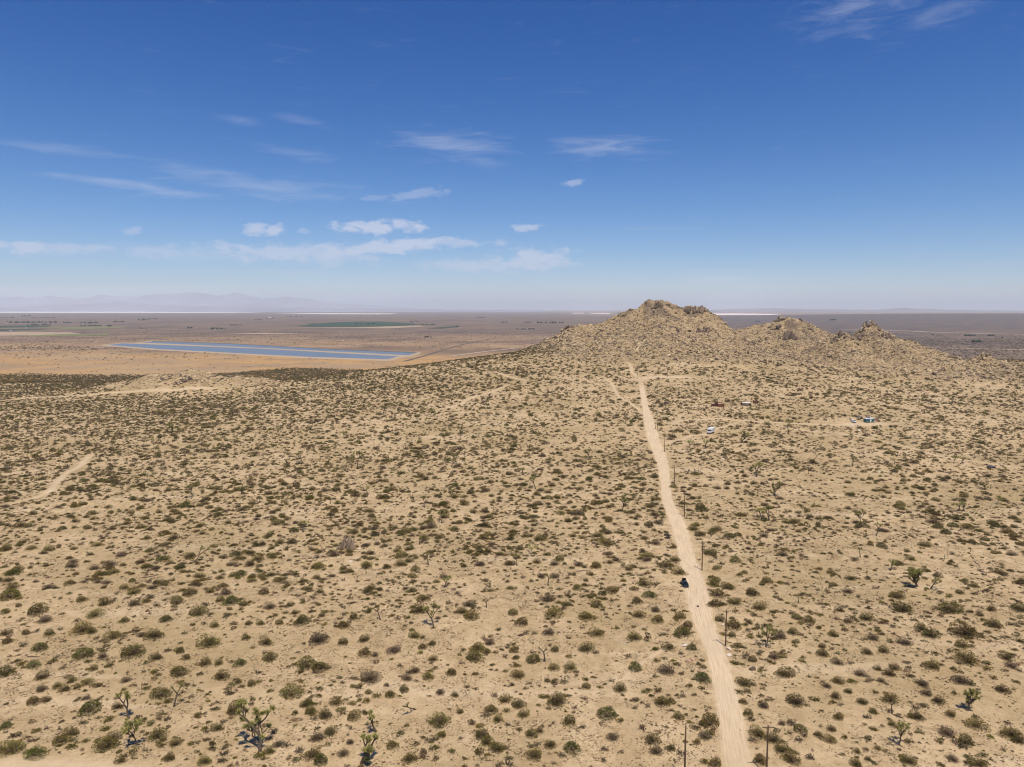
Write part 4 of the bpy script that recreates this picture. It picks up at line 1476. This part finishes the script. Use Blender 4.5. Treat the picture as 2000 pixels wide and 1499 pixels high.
PLAB = ['double-armed brown utility pole at the bottom edge right of the road', 'utility pole with crossarm standing beside white roadside boulders',
        'utility pole with crossarm just beyond the black sedan', 'utility pole with faint crossarm at the road bend', 'bare utility pole in front of a rock heap by the road',
        'bare utility pole opposite the motorhome turn-off', 'bare utility pole near the widest part of the upper road', 'short utility pole with a small top arm on the upper road',
        'bare utility pole just below the junction', 'bare utility pole right of the junction at the hill foot', 'bare utility pole left of the junction at the hill foot',
        'armless brown utility pole at the bottom edge left of the road']
for (px, py, ty, kind), lab in zip(POLES, PLAB):
    p = at(px, py)
    h = px_height(p, py - ty) * 0.98
    s = h / 11.0
    o = obj('utility_pole', None, loc=(p.x, p.y, p.z), rot=(0, 0, 0.12 if kind == 'arm' else rnd.uniform(-.1, .1)))
    tag(o, lab, 'utility pole', 'utility poles along the dirt road')
    wd = max(1.0, s) * 1.1
    obj('shaft', pole_me, o, scale=(wd, wd, s))
    if kind in ('arm', 'one'):
        arms = [h - 0.35] + ([h - 1.0] if kind == 'one' and False else [])
        for za in arms:
            obj('crossarm', arm_me, o, loc=(0, -0.2, za))
            for bx in (-1.15, 0.35, 1.15):
                obj('insulator', ins_me, o, loc=(bx, -0.2, za + 0.08))
            obj('brace', brace_me, o, loc=(0, -0.1, za - 0.05))
            obj('brace', brace_me, o, loc=(0, -0.1, za - 0.05), scale=(-1, 1, 1))

# ------------------------------------------------------------------ vehicles
M_black = mat('black_car_paint', (0.010, 0.011, 0.015), rough=0.3, spec=0.3, vary=0.1)
M_blue = mat('dark_blue_paint', (0.018, 0.022, 0.05), rough=0.3, spec=0.5, vary=0.1)
M_white = mat('white_paint', (0.74, 0.73, 0.70), rough=0.4, spec=0.4, vary=0.05)
M_glass = mat('dark_glass', (0.012, 0.014, 0.018), rough=0.06, spec=0.8)
M_tyre = mat('tyre_rubber', (0.018, 0.017, 0.016), rough=0.9)
M_rim = mat('wheel_rim', (0.35, 0.35, 0.36), rough=0.35, metallic=0.8)
M_lamp = mat('lamp_lens', (0.65, 0.65, 0.62), rough=0.15, spec=0.6)
M_red = mat('red_lens', (0.30, 0.02, 0.015), rough=0.2, spec=0.5)
M_rust = mat('rusted_sheet', (0.165, 0.062, 0.036), vary=0.4, nscale=1.3, bump=0.3)
M_rust2 = mat('dark_rust', (0.085, 0.032, 0.024), vary=0.4, nscale=1.3)
M_teal = mat('teal_siding', (0.065, 0.145, 0.175), vary=0.2, nscale=1.0)
M_bluepl = mat('blue_plastic', (0.05, 0.10, 0.36), rough=0.5, vary=0.1)
M_greyw = mat('weathered_board', (0.24, 0.185, 0.14), vary=0.35, nscale=1.5)
M_stripe = mat('brown_stripe', (0.20, 0.13, 0.07), vary=0.1)
M_dark_tr = mat('black_bag', (0.014, 0.012, 0.013), rough=0.5, vary=0.3)


def wheel(parent, x, y, r=0.33, w=0.22, metal=True):
    t = pymesh('tyre', [tube([(-w / 2, 0, 0), (-w * .42, 0, 0), (w * .42, 0, 0), (w / 2, 0, 0)], [r * .86, r, r, r * .86], 16)], [M_tyre], True)
    wo = obj('wheel', t, parent, loc=(x, y, r))
    rm = pymesh('rim', [tube([(-w / 2 - .012, 0, 0), (w / 2 + .012, 0, 0)], [r * .55, r * .55], 12)], [M_rim])
    obj('rim', rm, wo)


def loft(name, sections, mtl, parent):
    """sections: (y, [(x,z) half profile from bottom centre up to top centre])"""
    V = []; Fc = []
    n = len(sections[0][1])
    full = 2 * n
    for y, prof in sections:
        V += [(x, y, z) for x, z in prof] + [(-x, y, z) for x, z in reversed(prof)]
    for i in range(len(sections) - 1):
        for k in range(full):
            k2 = (k + 1) % full
            Fc.append((i * full + k, i * full + k2, (i + 1) * full + k2, (i + 1) * full + k))
    Fc.append(tuple(range(full))); Fc.append(tuple(range((len(sections) - 1) * full, len(sections) * full))[::-1])
    me = bpy.data.meshes.new(name)
    me.from_pydata(V, [], Fc); me.materials.append(mtl)
    bm = bmesh.new(); bm.from_mesh(me)
    bmesh.ops.recalc_face_normals(bm, faces=list(bm.faces))
    bm.to_mesh(me); bm.free()
    me.polygons.foreach_set('use_smooth', [True] * (len(me.polygons)))
    me.update()
    return obj(name, me, parent)


def sedan(name, loc, rotz, paint, opened):
    """front towards -y"""
    o = obj(name, None, loc=loc, rot=(0, 0, rotz))

    def pr(w, zb, zs, zt, wt):
        return [(0.02, zb), (w * .92, zb), (w, zb + .18), (w, zs), (wt, zt), (0.02, zt + .02)]
    loft('body', [(-2.35, pr(.62, .32, .52, .60, .55)), (-2.2, pr(.82, .22, .58, .68, .72)), (-1.5, pr(.89, .2, .70, .82, .78)), (-0.95, pr(.9, .2, .80, .90, .80)),
                  (1.5, pr(.9, .2, .84, .96, .80)), (2.1, pr(.86, .22, .84, .96, .74)), (2.32, pr(.74, .32, .78, .86, .66))], paint, o)
    def cb(w, z0, z1, wt):
        return [(0.02, z0), (w, z0), (wt + (w - wt) * .5, (z0 + z1) / 2), (wt, z1), (wt * .6, z1 + .03), (0.02, z1 + .04)]
    loft('greenhouse', [(-0.98, cb(.76, .86, .89, .74)), (-0.3, cb(.76, .86, 1.33, .60)), (0.1, cb(.77, .86, 1.42, .59)), (0.85, cb(.77, .86, 1.38, .58)), (1.52, cb(.74, .88, .96, .68))], M_glass, o)
    loft('roof', [(-0.25, cb(.6, 1.34, 1.39, .58)), (0.1, cb(.61, 1.37, 1.44, .58)), (0.8, cb(.6, 1.35, 1.41, .57)), (0.98, cb(.58, 1.28, 1.33, .55))], paint, o)
    for x in (-.8, .8):
        wheel(o, x, -1.45); wheel(o, x, 1.4)
    for x in (-.6, .6):
        box('headlight', (.34, .08, .14), (x, -2.24, .60), M_lamp, o, rot=(R(-25), 0, 0), bevel=.02)
        box('tail_light', (.3, .05, .14), (x, 2.27, .72), M_red, o, bevel=.01)
        box('mirror', (.2, .1, .12), (x * 1.6, -.62, .98), paint, o, bevel=.03)
    box('windscreen', (1.2, .02, .62), (0, -.68, 1.12), M_glass, o, rot=(R(57), 0, 0))
    if opened:
        d = obj('open_door', boxm('open_door', .06, 1.05, .62, paint, .02), o, loc=(-.9 - .36, -.42 + .38, .58), rot=(0, 0, R(42)))
        obj('window', boxm('window', .03, .8, .4, M_glass), d, loc=(0, 0, .5))
        box('boot_lid', (1.3, .08, .95), (0, 1.95, 1.32), paint, o, rot=(R(12), 0, 0), bevel=.03)
    return o


p = at(1340.5, 1148)
car = sedan('sedan', (p.x, p.y + 2.0, gz(p.x, p.y + 2) + .12), R(-2), M_black, True)
car.scale = (1.12, 1.12, 1.12)
tag(car, 'shiny black sedan with door and boot open on the dirt road', 'car')
p = at(1936, 914)
car2 = sedan('sedan', (p.x, p.y, gz(p.x, p.y) + .05), R(68), M_blue, False)
tag(car2, 'dark blue car parked alone near the right edge', 'car')

p = at(1331, 1147)
b = obj('cargo_bag', rock_mesh(91, M_dark_tr, name='cargo_bag'), loc=(p.x, p.y, p.z + .15), scale=(.45, .3, .3)); tag(b, 'small black bag on the ground left of the black sedan', 'bag')
p = at(1363, 1186)
b = obj('dark_case', boxm('dark_case', .7, .45, .35, M_dark_tr, .05), loc=(p.x, p.y, p.z + .3)); tag(b, 'small dark case lying on the road in front of the sedan', 'case')
for (px, py, s, lab) in [(1300.5, 1040, 0.88, 'dark lump at the top of the roadside rubbish'), (1302, 1046, 1.12, 'largest black bag in the roadside rubbish'),
                         (1304, 1052, 1.12, 'lowest black bag in the roadside rubbish'), (1309, 1046.5, 0.64, 'small black scrap nearest the road in the roadside rubbish'),
                         (1297.5, 1039.5, .35, 'leftmost dark scrap in the roadside rubbish')]:
    p = at(px, py)
    b = obj('rubbish_bag', rock_mesh(int(px), M_dark_tr, name='rubbish_bag'), loc=(p.x, p.y, p.z + .2 * s), scale=(s * 1.3, s, s * .8))
    tag(b, lab, 'rubbish bag', 'black rubbish bags left of the road')

# motorhome, cab towards the lower left
p = at(1389, 847)
mh = obj('motorhome', None, loc=(p.x, p.y + 1, gz(p.x, p.y + 1)), rot=(0, 0, R(-32)), scale=(1.4, 1.4, 1.4))
tag(mh, 'cream white motorhome parked by the side track facing the road', 'motorhome')
box('house_body', (2.4, 5.2, 2.2), (0, 1.0, 1.85), M_white, mh, bevel=.08)
box('cab_over', (2.3, 1.3, .85), (0, -2.15, 2.5), M_white, mh, bevel=.12)
box('cab', (2.0, 1.2, 1.25), (0, -2.2, 1.4), M_white, mh, bevel=.1, taper=(.95, .8))
box('bonnet', (1.9, .9, .7), (0, -3.1, 1.05), M_white, mh, bevel=.1, taper=(.95, .9))
box('windscreen', (1.75, .05, .55), (0, -2.86, 1.72), M_glass, mh, rot=(R(-18), 0, 0))
box('side_stripe', (2.43, 5.0, .18), (0, 1.0, 1.35), M_stripe, mh)
box('roof_vent', (.7, .7, .2), (0, 1.6, 3.05), M_white, mh, bevel=.04)
for sy in (-.5, 1.2, 2.6):
    for sx in (-1.21, 1.21):
        box('window', (.04, .8, .5), (sx, sy, 2.1), M_glass, mh)
box('bumper', (2.0, .15, .22), (0, -3.6, .62), M_rim, mh, bevel=.03)
for x in (-.95, .95):
    wheel(mh, x, -2.9, .38); wheel(mh, x, 2.2, .38)
    box('headlight', (.25, .05, .2), (x * .75, -3.57, 1.0), M_lamp, mh)

# homestead: trailer, van, scrap
p = at(1698, 826)
tr = obj('caravan', None, loc=(p.x, p.y + 1, gz(p.x, p.y + 1)), rot=(0, 0, R(14)), scale=(1.25, 1.25, 1.25))
tag(tr, 'teal caravan with a white roof in the right middle distance', 'caravan')
box('wall', (6.0, 2.6, 2.1), (0, 0, 1.5), M_teal, tr, bevel=.06)
box('roof', (6.3, 2.9, .2), (0, 0, 2.66), M_white, tr, bevel=.05)
box('window', (1.2, .05, .6), (-1.5, -1.31, 1.7), M_glass, tr)
box('window', (.9, .05, .6), (1.7, -1.31, 1.7), M_glass, tr)
box('door', (.8, .05, 1.8), (.3, -1.32, 1.35), M_white, tr)
wheel(tr, -1.4, -1.1, .35); wheel(tr, 1.4, -1.1, .35)
p2 = at(1701, 823)
bb = obj('blue_tank', pymesh('blue_tank', [tube([(0, 0, 0), (0, 0, .1), (0, 0, .85), (0, 0, 1.0)], [.4, .5, .5, .3], 12)], [M_bluepl], True), loc=(tr.location.x + .2, tr.location.y + .3, tr.location.z + 3.4), scale=(1.2, 1.2, 1.2))
tag(bb, 'round blue tank standing on the caravan roof', 'tank')
p = at(1669, 827)
vn = obj('van', None, loc=(p.x, p.y + 2, gz(p.x, p.y + 2)), rot=(0, 0, R(8)))
tag(vn, 'white van parked left of the teal caravan', 'van')
box('body', (2.1, 4.2, 1.7), (0, .6, 1.4), M_white, vn, bevel=.1, taper=(.92, .97))
box('bonnet', (1.95, 1.1, .75), (0, -1.95, 1.0), M_white, vn, bevel=.1, taper=(.95, .85))
box('windscreen', (1.75, .05, .7), (0, -1.52, 1.75), M_glass, vn, rot=(R(-14), 0, 0))
box('bumper', (1.95, .2, .3), (0, -2.5, .55), M_tyre, vn, bevel=.03)
for x in (-.9, .9):
    wheel(vn, x, -1.7, .36); wheel(vn, x, 1.9, .36)
SCR = [(1677, 815, 1.6, 1.2, M_rim, 'sheet_metal', 'grey sheet metal lying behind the white van', 'scrap metal'), (1688, 822, 1.3, 1.0, M_greyw, 'crate', 'weathered crate between the van and the caravan', 'crate'),
       (1712, 823, 1.6, 1.6, M_greyw, 'lean_to', 'weathered plank lean-to against the right end of the caravan', 'shed'), (1717, 824, 1.2, 1.0, M_rust2, 'scrap_heap', 'dark rusty scrap right of the lean-to', 'scrap metal'),
       (1707, 827, 1.0, .9, M_teal, 'barrel', 'teal barrel in front of the lean-to', 'barrel'), (1691, 825, 1.4, .7, M_white, 'mattress', 'pale slab leaning at the left end of the caravan', 'slab'),
       (1664, 832, 1.2, .8, M_white, 'cooler_box', 'white box on the ground in front of the van', 'box'), (1675, 833, 1.2, .8, M_rim, 'bucket', 'grey tub in front of the van', 'tub'),
       (1684, 841, 1.6, .5, M_rust, 'boards', 'reddish boards in the rubbish below the yard', 'boards'), (1679, 842, 1.3, .4, M_white, 'pale_board', 'white panel at the left of the rubbish below the yard', 'panel'),
       (1692, 841, 1.3, .5, M_greyw, 'pallet', 'grey pallet at the right of the rubbish below the yard', 'pallet'), (1782, 867, 1.4, .5, M_rim, 'tin_sheet', 'grey tin sheet beside a shrub right of the caravan', 'scrap metal'),
       (1802, 850, 1.2, .5, M_tyre, 'dark_scrap', 'dark scrap lying alone right of the caravan', 'scrap metal'), (1412, 897, 1.1, .3, M_white, 'white_sheet', 'small pale sheet on the sand right of the motorhome', 'sheet'),
       (1404, 817, 1.0, .9, M_greyw, 'drum', 'small grey drum beside the side track', 'drum')]
for px, py, w, h, m, nm, lab, cat in SCR:
    p = at(px, py)
    if nm in ('barrel', 'drum', 'bucket'):
        me = pymesh(nm, [tube([(0, 0, 0), (0, 0, .05), (0, 0, h), (0, 0, h + .04)], [w * .3, w * .34, w * .34, w * .3], 12)], [m], True)
        o = obj(nm, me, loc=(p.x, p.y, p.z - .02))
    elif nm == 'lean_to':
        o = obj(nm, None, loc=(p.x, p.y, p.z), rot=(0, 0, R(14)))
        for k in range(5):
            box('plank', (.5, .08, 1.9 + .12 * k), (-1.1 + .54 * k, -.9, .95 + .06 * k), m, o, rot=(R(3 * (k % 2)), 0, R(2 * k)))
        box('roof', (3.0, 2.0, .08), (0, 0, 2.3), M_rust, o, rot=(0, R(-8), 0))
        for sx in (-1.3, 1.3):
            box('post', (.12, .12, 2.3), (sx, .8, 1.15), m, o)
    else:
        o = obj(nm, boxm(nm, w * 1.6, w, h, m, .05, (.85, .8)), loc=(p.x, p.y, p.z + h * .4), rot=(rnd.uniform(-.15, .15), rnd.uniform(-.15, .15), rnd.uniform(0, 3)))
    tag(o, lab, cat)

# ruined sheds
p = at(1401, 794)
s1 = obj('ruined_shed', None, loc=(p.x, p.y, gz(p.x, p.y)), rot=(0, 0, R(-14)))
tag(s1, 'roofless rust-red ruined shed, left of the two wrecks', 'ruined shed')
for nm, sz, lc, m, ry in [('front_wall', (5.2, .2, 2.4), (3.4, -1.6, 1.1), M_rust, 0), ('front_wall', (4.0, .2, 1.9), (-3.2, -1.2, .9), M_rust2, 3), ('back_wall', (10.5, .2, 1.9), (0, 1.9, .9), M_rust2, 0),
                          ('side_wall', (.2, 3.4, 2.5), (5.9, .1, 1.2), M_rust, 0), ('side_wall', (.2, 3.0, 1.6), (-5.2, .3, .7), M_rust, 0), ('stack', (2.4, 2.0, 3.6), (-.6, -.4, 1.8), M_rust2, 0),
                          ('fallen_panel', (3.0, 1.8, .12), (2.6, .2, 1.5), M_rust, 20)]:
    box(nm, sz, lc, m, s1, rot=(0, R(ry), 0))
p = at(1460, 792)
s2 = obj('ruined_shed', None, loc=(p.x, p.y, gz(p.x, p.y)), rot=(0, 0, R(5)))
tag(s2, 'collapsed grey shed with a strip of pale roof, right of the two wrecks', 'ruined shed')
for nm, sz, lc, m, rx in [('wall', (7.5, .25, 2.0), (-1.5, -1.5, 1.0), M_greyw, 0), ('wall', (.25, 3.0, 2.2), (-5.2, 0, 1.1), M_rust2, 0), ('roof', (7.0, 2.2, .15), (-1.2, .2, 2.45), M_white, 10),
                          ('roof', (4.0, 2.8, .15), (-4.0, .3, 2.35), M_rust2, 6), ('door', (1.6, .1, 1.5), (1.6, -1.64, .8), M_tyre, 0)]:
    box(nm, sz, lc, m, s2, rot=(R(rx), 0, 0))
p = at(1476, 788)
s3 = obj('rusty_container', None, loc=(p.x, p.y, gz(p.x, p.y)), rot=(0, 0, R(4)))
tag(s3, 'small rusty brown container right of the collapsed grey shed', 'container')
box('wall', (4.4, 2.0, 2.2), (0, 0, 1.1), M_rust, s3, bevel=.04)
box('door', (1.5, .08, 1.8), (1.4, -1.05, 1.0), M_tyre, s3)
box('roof', (4.6, 2.2, .1), (0, 0, 2.27), M_rust2, s3)

# white litter
p = at(1219, 1253)
vs = []; fs = []
for k in range(46):
    cx2, cy2 = rng.normal(0, 1.6), rng.normal(0, 1.3)
    a = rng.uniform(0, 6.28); s = rng.uniform(.06, .22)
    zz = gz(p.x + cx2, p.y + cy2) - p.z + .06
    b0 = len(vs)
    for t in (0, 1.57, 3.14, 4.71):
        vs.append((cx2 + math.cos(a + t) * s, cy2 + math.sin(a + t) * s * .7, zz + rng.uniform(0, .1)))
    fs.append((b0, b0 + 1, b0 + 2, b0 + 3))
me = bpy.data.meshes.new('white_litter'); me.from_pydata(vs, [], fs); me.materials.append(M_white)
tag(obj('white_litter', me, loc=p), 'white scraps of litter on the sand left of a shrub', kind='stuff')

# ------------------------------------------------------------------ boulders by the road, outcrops
BLD = [(1337, 1262, 17, .45, ROCK_PALE, 'flat pale boulder left of the road below the sedan'), (1344, 1293, 13, .7, ROCK_RED, 'orange-brown boulder in the pair left of the road, left one'),
       (1352, 1290, 14, .8, ROCK_RED, 'orange-brown boulder in the pair left of the road, right one'), (1357, 1321, 7, .8, ROCK_PALE, 'small white rock against the deep green roadside shrub'),
       (1412, 1221, 8, .7, ROCK_PALE, 'white rock under the crossarm pole beside the road'), (1405, 1217, 6, .6, ROCK_PALE, 'small white rock left of the white rock under the pole'),
       (1424, 1268, 11, .6, ROCK_PALE, 'pale boulder at the foot of the crossarm pole'), (1424, 1281, 14, .6, ROCK_PALE, 'elongated pale boulder just below the crossarm pole'),
       (1470, 1309, 14, .9, ROCK_DARK, 'brown angular boulder alone on the sand right of the road'), (1421, 1235, 8, .5, ROCK_RED, 'pinkish low rock behind the crossarm pole'),
       (1331, 1284, 9, .5, ROCK_TAN, 'tan rock left of the orange-brown pair'), (646, 1068, 9, .6, ROCK_RED, 'reddish boulder left of the striped outcrop'),
       (635, 1063, 8, .5, ROCK_RED, 'farther reddish boulder left of the striped outcrop'), (702, 1073, 7, .6, ROCK_PALE, 'pale rock right of the striped outcrop'),
       (684, 1098, 9, .6, ROCK_PALE, 'pale rock among shrubs below the striped outcrop')]
for i, (px, py, w, fl, kind, lab) in enumerate(BLD):
    p = at(px, py)
    s = px_size(p, w) / 2 * 1.1
    o = obj('boulder', kind[i % len(kind)], loc=(p.x, p.y, p.z + s * .12), rot=(rnd.uniform(-.2, .2), rnd.uniform(-.2, .2), rnd.uniform(0, .8)), scale=(s, s * .8, s * fl * 1.3))
    tag(o, lab, 'boulder', 'loose boulders near the road and outcrop')

SLAB = [rock_mesh(70 + s, M_rock_dark, ICO2, 1.0, 11) for s in range(4)]
OUT = [  # centre px, width px, height px, count, dark share, tilt, label
    (674, 1078, 34, 34, 14, .75, 1.0, 'striped upright rock outcrop, largest rock in the left middle'),
    (612, 1094, 62, 10, 22, .05, .3, 'low pile of tan boulders just left of the striped outcrop'),
    (1357, 926, 34, 12, 14, .4, .5, 'rock heap with dark gaps right of the road bend'),
    (8, 918, 22, 14, 8, .7, .5, 'dark rock heap at the left edge'),
    (1362, 616, 52, 22, 16, .95, .9, 'dark jagged crag at the right end of the main summit'),
    (1284, 606, 24, 16, 8, .75, .9, 'dark cleft rock just under the highest point'),
    (1212, 613, 9, 10, 3, .9, .6, 'small dark pinnacle on the left shoulder of the main hill'),
    (1106, 645, 26, 14, 8, .7, .8, 'brown rock rib on the left ridge of the main hill'),
    (1075, 664, 26, 9, 7, .5, .7, 'rocky step lower on the left ridge of the main hill'),
    (1375, 650, 26, 12, 7, .7, .9, 'dark broken rock below the summit crag'),
    (1545, 668, 34, 26, 12, .95, 1.1, 'dark steep slabs on the face of the middle hill'),
    (1520, 645, 22, 10, 6, .85, .7, 'dark boulders above the slabs of the middle hill'),
    (1525, 626, 20, 8, 6, .6, .6, 'knobbly rocks on top of the middle hill'),
    (1582, 645, 22, 9, 6, .6, .7, 'brown boulders on the right shoulder of the middle hill'),
    (1565, 628, 8, 6, 3, .9, .5, 'dark knob on the skyline of the middle hill'),
    (1640, 662, 30, 14, 9, .8, .8, 'dark small tor in the gap between the hills'),
    (1702, 645, 40, 18, 13, .7, .9, 'craggy summit rocks of the right hill'),
    (1735, 664, 24, 14, 8, .75, .9, 'dark ledges right of the right summit'),
    (1680, 668, 26, 14, 7, .5, .8, 'broken ledges on the left face of the right hill'),
    (1868, 703, 26, 9, 8, .6, .7, 'brown rocks where the right hill runs out'),
    (1927, 699, 26, 12, 8, .3, .8, 'yellow knob of rock at the far right'),
    (1790, 673, 5, 9, 2, 1.0, .3, 'lone upright stone on the right hill ridge'),
    (362, 748, 26, 12, 8, .8, .6, 'dark rock lump on the low left knoll'),
    (345, 752, 20, 8, 6, .5, .6, 'brown rocks left on the low left knoll'),
    (320, 743, 22, 6, 5, .3, .6, 'tan ledge at the left of the low knoll'),
    (1345, 838, 40, 8, 12, .1, .4, 'spread of tan boulders between road and motorhome'),
    (1360, 800, 36, 8, 10, .15, .5, 'tan boulder field in front of the ruined shed'),
    (1303, 790, 10, 10, 4, .9, .4, 'small dark rock stack right of the upper road'),
]
for (px, py, wp, hp, cnt, dark, tilt, lab) in OUT:
    cnt = int(cnt * 1.7) if cnt < 15 and cnt > 3 else cnt
    tilt = tilt * 0.8
    p = at(px, py)
    w = px_size(p, wp); h = px_height(p, hp)
    o = obj('rock_outcrop', None, loc=(p.x, p.y, p.z)); tag(o, lab, 'rock outcrop')
    for k in range(cnt):
        u = (k + .5) / cnt * 2 - 1 + rnd.uniform(-.15, .15)
        dy = rnd.uniform(-.3, .3) * min(w, 14)
        x, y = p.x + u * w * .5, p.y + dy + (0.5 * h if h > 3 else 0)
        edge = (1 - abs(u) ** 2) ** .5 if abs(u) < 1 else .2
        top = h * max(.25, edge) * rnd.uniform(.55, 1.05)
        dk = rnd.random() < dark
        ms = (SLAB if tilt > .6 else ROCK_DARK) if dk else ROCK_TAN
        if hp == 34 and dk: ms = ROCK_BROWN
        rx = w / max(3, cnt) * rnd.uniform(1.0, 1.9) if cnt > 3 else w * .4
        rx = max(rx, .35)
        zz = gz(x, y)
        obj('rock', ms[k % len(ms)], o, loc=(x - p.x, y - p.y, zz - p.z + top * .28), rot=(rnd.uniform(-.25, .25) * tilt, rnd.uniform(.1, .5) * tilt, rnd.uniform(-.5, .5)),
            scale=(rx, rx * rnd.uniform(.8, 1.3), max(top * .52, rx * .55)))

# ------------------------------------------------------------------ fallen logs
M_log = mat('dead_wood', (0.16, 0.115, 0.085), vary=0.4, nscale=5, bump=0.3)
for (x0, y0, x1, y1, lab) in [(54, 1284, 78, 1284, 'grey fallen log with a dark root end on the left sand'), (285, 1129, 310, 1124, 'thin fallen log beside a shrub in the left middle'),
                              (387, 1135, 415, 1127, 'long dark fallen log in the left middle'), (1902, 1097, 1914, 1106, 'short dark fallen log in the right middle'),
                              (1915, 1118, 1940, 1120, 'thin straight fallen log right of the short dark one'), (1127, 1117, 1146, 1115, 'pale fallen log left of the black sedan'),
                              (1745, 1397, 1762, 1403, 'pale curved dead wood beside the small Joshua tree lower right')]:
    a = at(x0, y0); b2 = at(x1, y1)
    d = b2 - a
    L = d.length
    pts = [(0, 0, .12), tuple(d * .33 + Vector((0, .15, .2))), tuple(d * .66 + Vector((0, -.1, .22))), tuple(d + Vector((0, 0, .15)))]
    me = pymesh('trunk', [tube(pts, [.2, .17, .13, .06], 7), tube([tuple(d * .6 + Vector((0, 0, .15))), tuple(d * .7 + Vector((.1, .5, .6)))], [.07, .03], 5),
                          tube([tuple(d * .85 + Vector((0, 0, .1))), tuple(d * .95 + Vector((.1, -.4, .5)))], [.06, .02], 5), tube([(0, 0, .1), (-.25, .15, .45)], [.14, .05], 5)], [M_log], True)
    o = obj('fallen_log', me, loc=a)
    tag(o, lab, 'log', 'fallen logs')

# ------------------------------------------------------------------ far farmsteads
M_farm = mat('farm_tree_foliage', (0.028, 0.042, 0.028), vary=0.4, nscale=0.2)
crown_lump = rock_mesh(5, M_farm, ICO2, 0.9, 4, 'tree_belt')
cv = np.empty(len(crown_lump.vertices) * 3); crown_lump.vertices.foreach_get('co', cv); cv = cv.reshape(-1, 3)
cf = ICO2[1]
BELTS = [(12, 631, 112, 3.0), (55, 636, 100, 2.4), (126, 631.5, 142, 2.2), (157, 632, 192, 2.6), (155, 637.5, 200, 2.2), (210, 638, 220, 2.4), (268, 642.2, 290, 2), (40, 618.5, 60, 2.4), (0, 622, 28, 2), (220, 630, 242, 2.6),
         (272, 626, 289, 3), (290, 624, 310, 2), (410, 643.5, 440, 2.8), (365, 642, 372, 3), (520, 622.5, 535, 1.6), (500, 626, 512, 1.8), (690, 634, 735, 2.2), (800, 630, 815, 2.0), (820, 635.5, 850, 1.8), (600, 634, 620, 1.4),
         (828, 659.5, 842, 3.0), (888, 639, 896, 2), (1010, 644, 1045, 2.0), (1050, 632, 1066, 3.2), (1073, 632, 1100, 3.2), (1025, 630.5, 1037, 1.8), (980, 631, 990, 1.6), (930, 621, 948, 1.4),
         (1900, 669, 1925, 4.0), (1885, 656.5, 1905, 2.6), (1928, 656.5, 1940, 2.6), (1622, 628, 1632, 2.4), (1475, 629, 1485, 1.6), (1955, 660, 1960, 2), (1820, 655, 1823, 2), (560, 620, 590, 1.5), (1660, 650.5, 1663, 3),
         (448, 636, 470, 1.6), (60, 622, 110, 1.3)]
for (x0, y0, x1, h) in BELTS:
    a = np.array(flat_xy([(x0, y0)], -30)[0]); b = np.array(flat_xy([(x1, y0 - .2)], -30)[0])
    L = np.hypot(*(b - a))
    hm2 = h * a[1] / F_PX
    n = int(min(70, max(3, L / (hm2 * .8))))
    Vv = []; Ff = []
    for k in range(n):
        t = (k + rng.uniform(0, 1)) / n
        if rng.uniform() < .15: continue
        q = a + (b - a) * t + rng.normal(0, hm2 * .4, 2)
        s = hm2 * rng.uniform(.35, .75)
        zz = float(interp_grid(xs, ys, GZ, q[0], q[1]))
        Ff.append(cf + len(Vv) * 42)
        Vv.append(cv * np.array([s * 1.2, s * 1.2, s]) + np.array([q[0], q[1], zz + s * .7]))
    if Vv:
        me = mesh_np('tree_belt', np.vstack(Vv), np.vstack(Ff), [M_farm])
        tag(obj('tree_belt', me), 'dark belt of trees around a far farm', kind='stuff')
M_farmwall = mat('farm_wall', (0.62, 0.60, 0.57), vary=0.05)
for i, (px, py, w, lab) in enumerate([(527, 621.8, 6, 'wide white farm building beyond the crop fields'), (14, 631.6, 3, 'white farmhouse in the tree belt at the far left'), (163, 632, 2.5, 'small white house right of the long tree belt'),
                                      (1178 - 150, 643.8, 5, 'long low white farm building left of the main hill'), (1017, 643.6, 4, 'white shed left end of the far farm by the hill'), (1912, 668, 5, 'grey farmhouse among trees at far right'),
                                      (812, 630.3, 3, 'white house at the far corner of the crop field'), (670, 666, 3, 'pale hut on the plain behind the reservoir'), (420, 643.6, 2.5, 'pale house within a clump of trees on the plain'),
                                      (1700, 629, 3, 'tiny pale building on the right slope of the plain'), (51, 641.5, 3, 'white sheds between the two left crop fields'), (21, 646.8, 3, 'white building below the left crop field')]):
    q = flat_xy([(px, py)], -30)[0]
    s = w * q[1] / F_PX
    zz = float(interp_grid(xs, ys, GZ, q[0], q[1]))
    o = obj('farm_building', None, loc=(q[0], q[1], zz)); tag(o, lab, 'farm building', 'far farm buildings on the plain')
    box('wall', (s, s * .5, s * .22), (0, 0, s * .11), M_farmwall, o)
    me = pymesh('roof', [([(-s * .52, -s * .28, s * .22), (s * .52, -s * .28, s * .22), (s * .52, s * .28, s * .22), (-s * .52, s * .28, s * .22), (-s * .52, 0, s * .36), (s * .52, 0, s * .36)],
                          [(0, 1, 5, 4), (2, 3, 4, 5), (0, 4, 3), (1, 2, 5)])], [M_white])
    obj('roof', me, o)

# ------------------------------------------------------------------ the air
M_haze = bpy.data.materials.new('air_haze')
M_haze.use_nodes = True
HN = Nodes(M_haze.node_tree)
HN.n.clear()
pv = HN.add('ShaderNodeVolumePrincipled')
pv.inputs['Color'].default_value = HAZE_COLOR
pv.inputs['Density'].default_value = HAZE_DENSITY
pv.inputs['Anisotropy'].default_value = 0.0
ho = HN.add('ShaderNodeOutputMaterial')
HN.l.new(pv.outputs[0], ho.inputs['Volume'])
hz = boxm('haze', 210000, 112000, 1060, M_haze)
tag(obj('haze', hz, loc=(0, 46000, 1060 / 2 - 45)), 'pale dry air over the whole desert', kind='stuff')
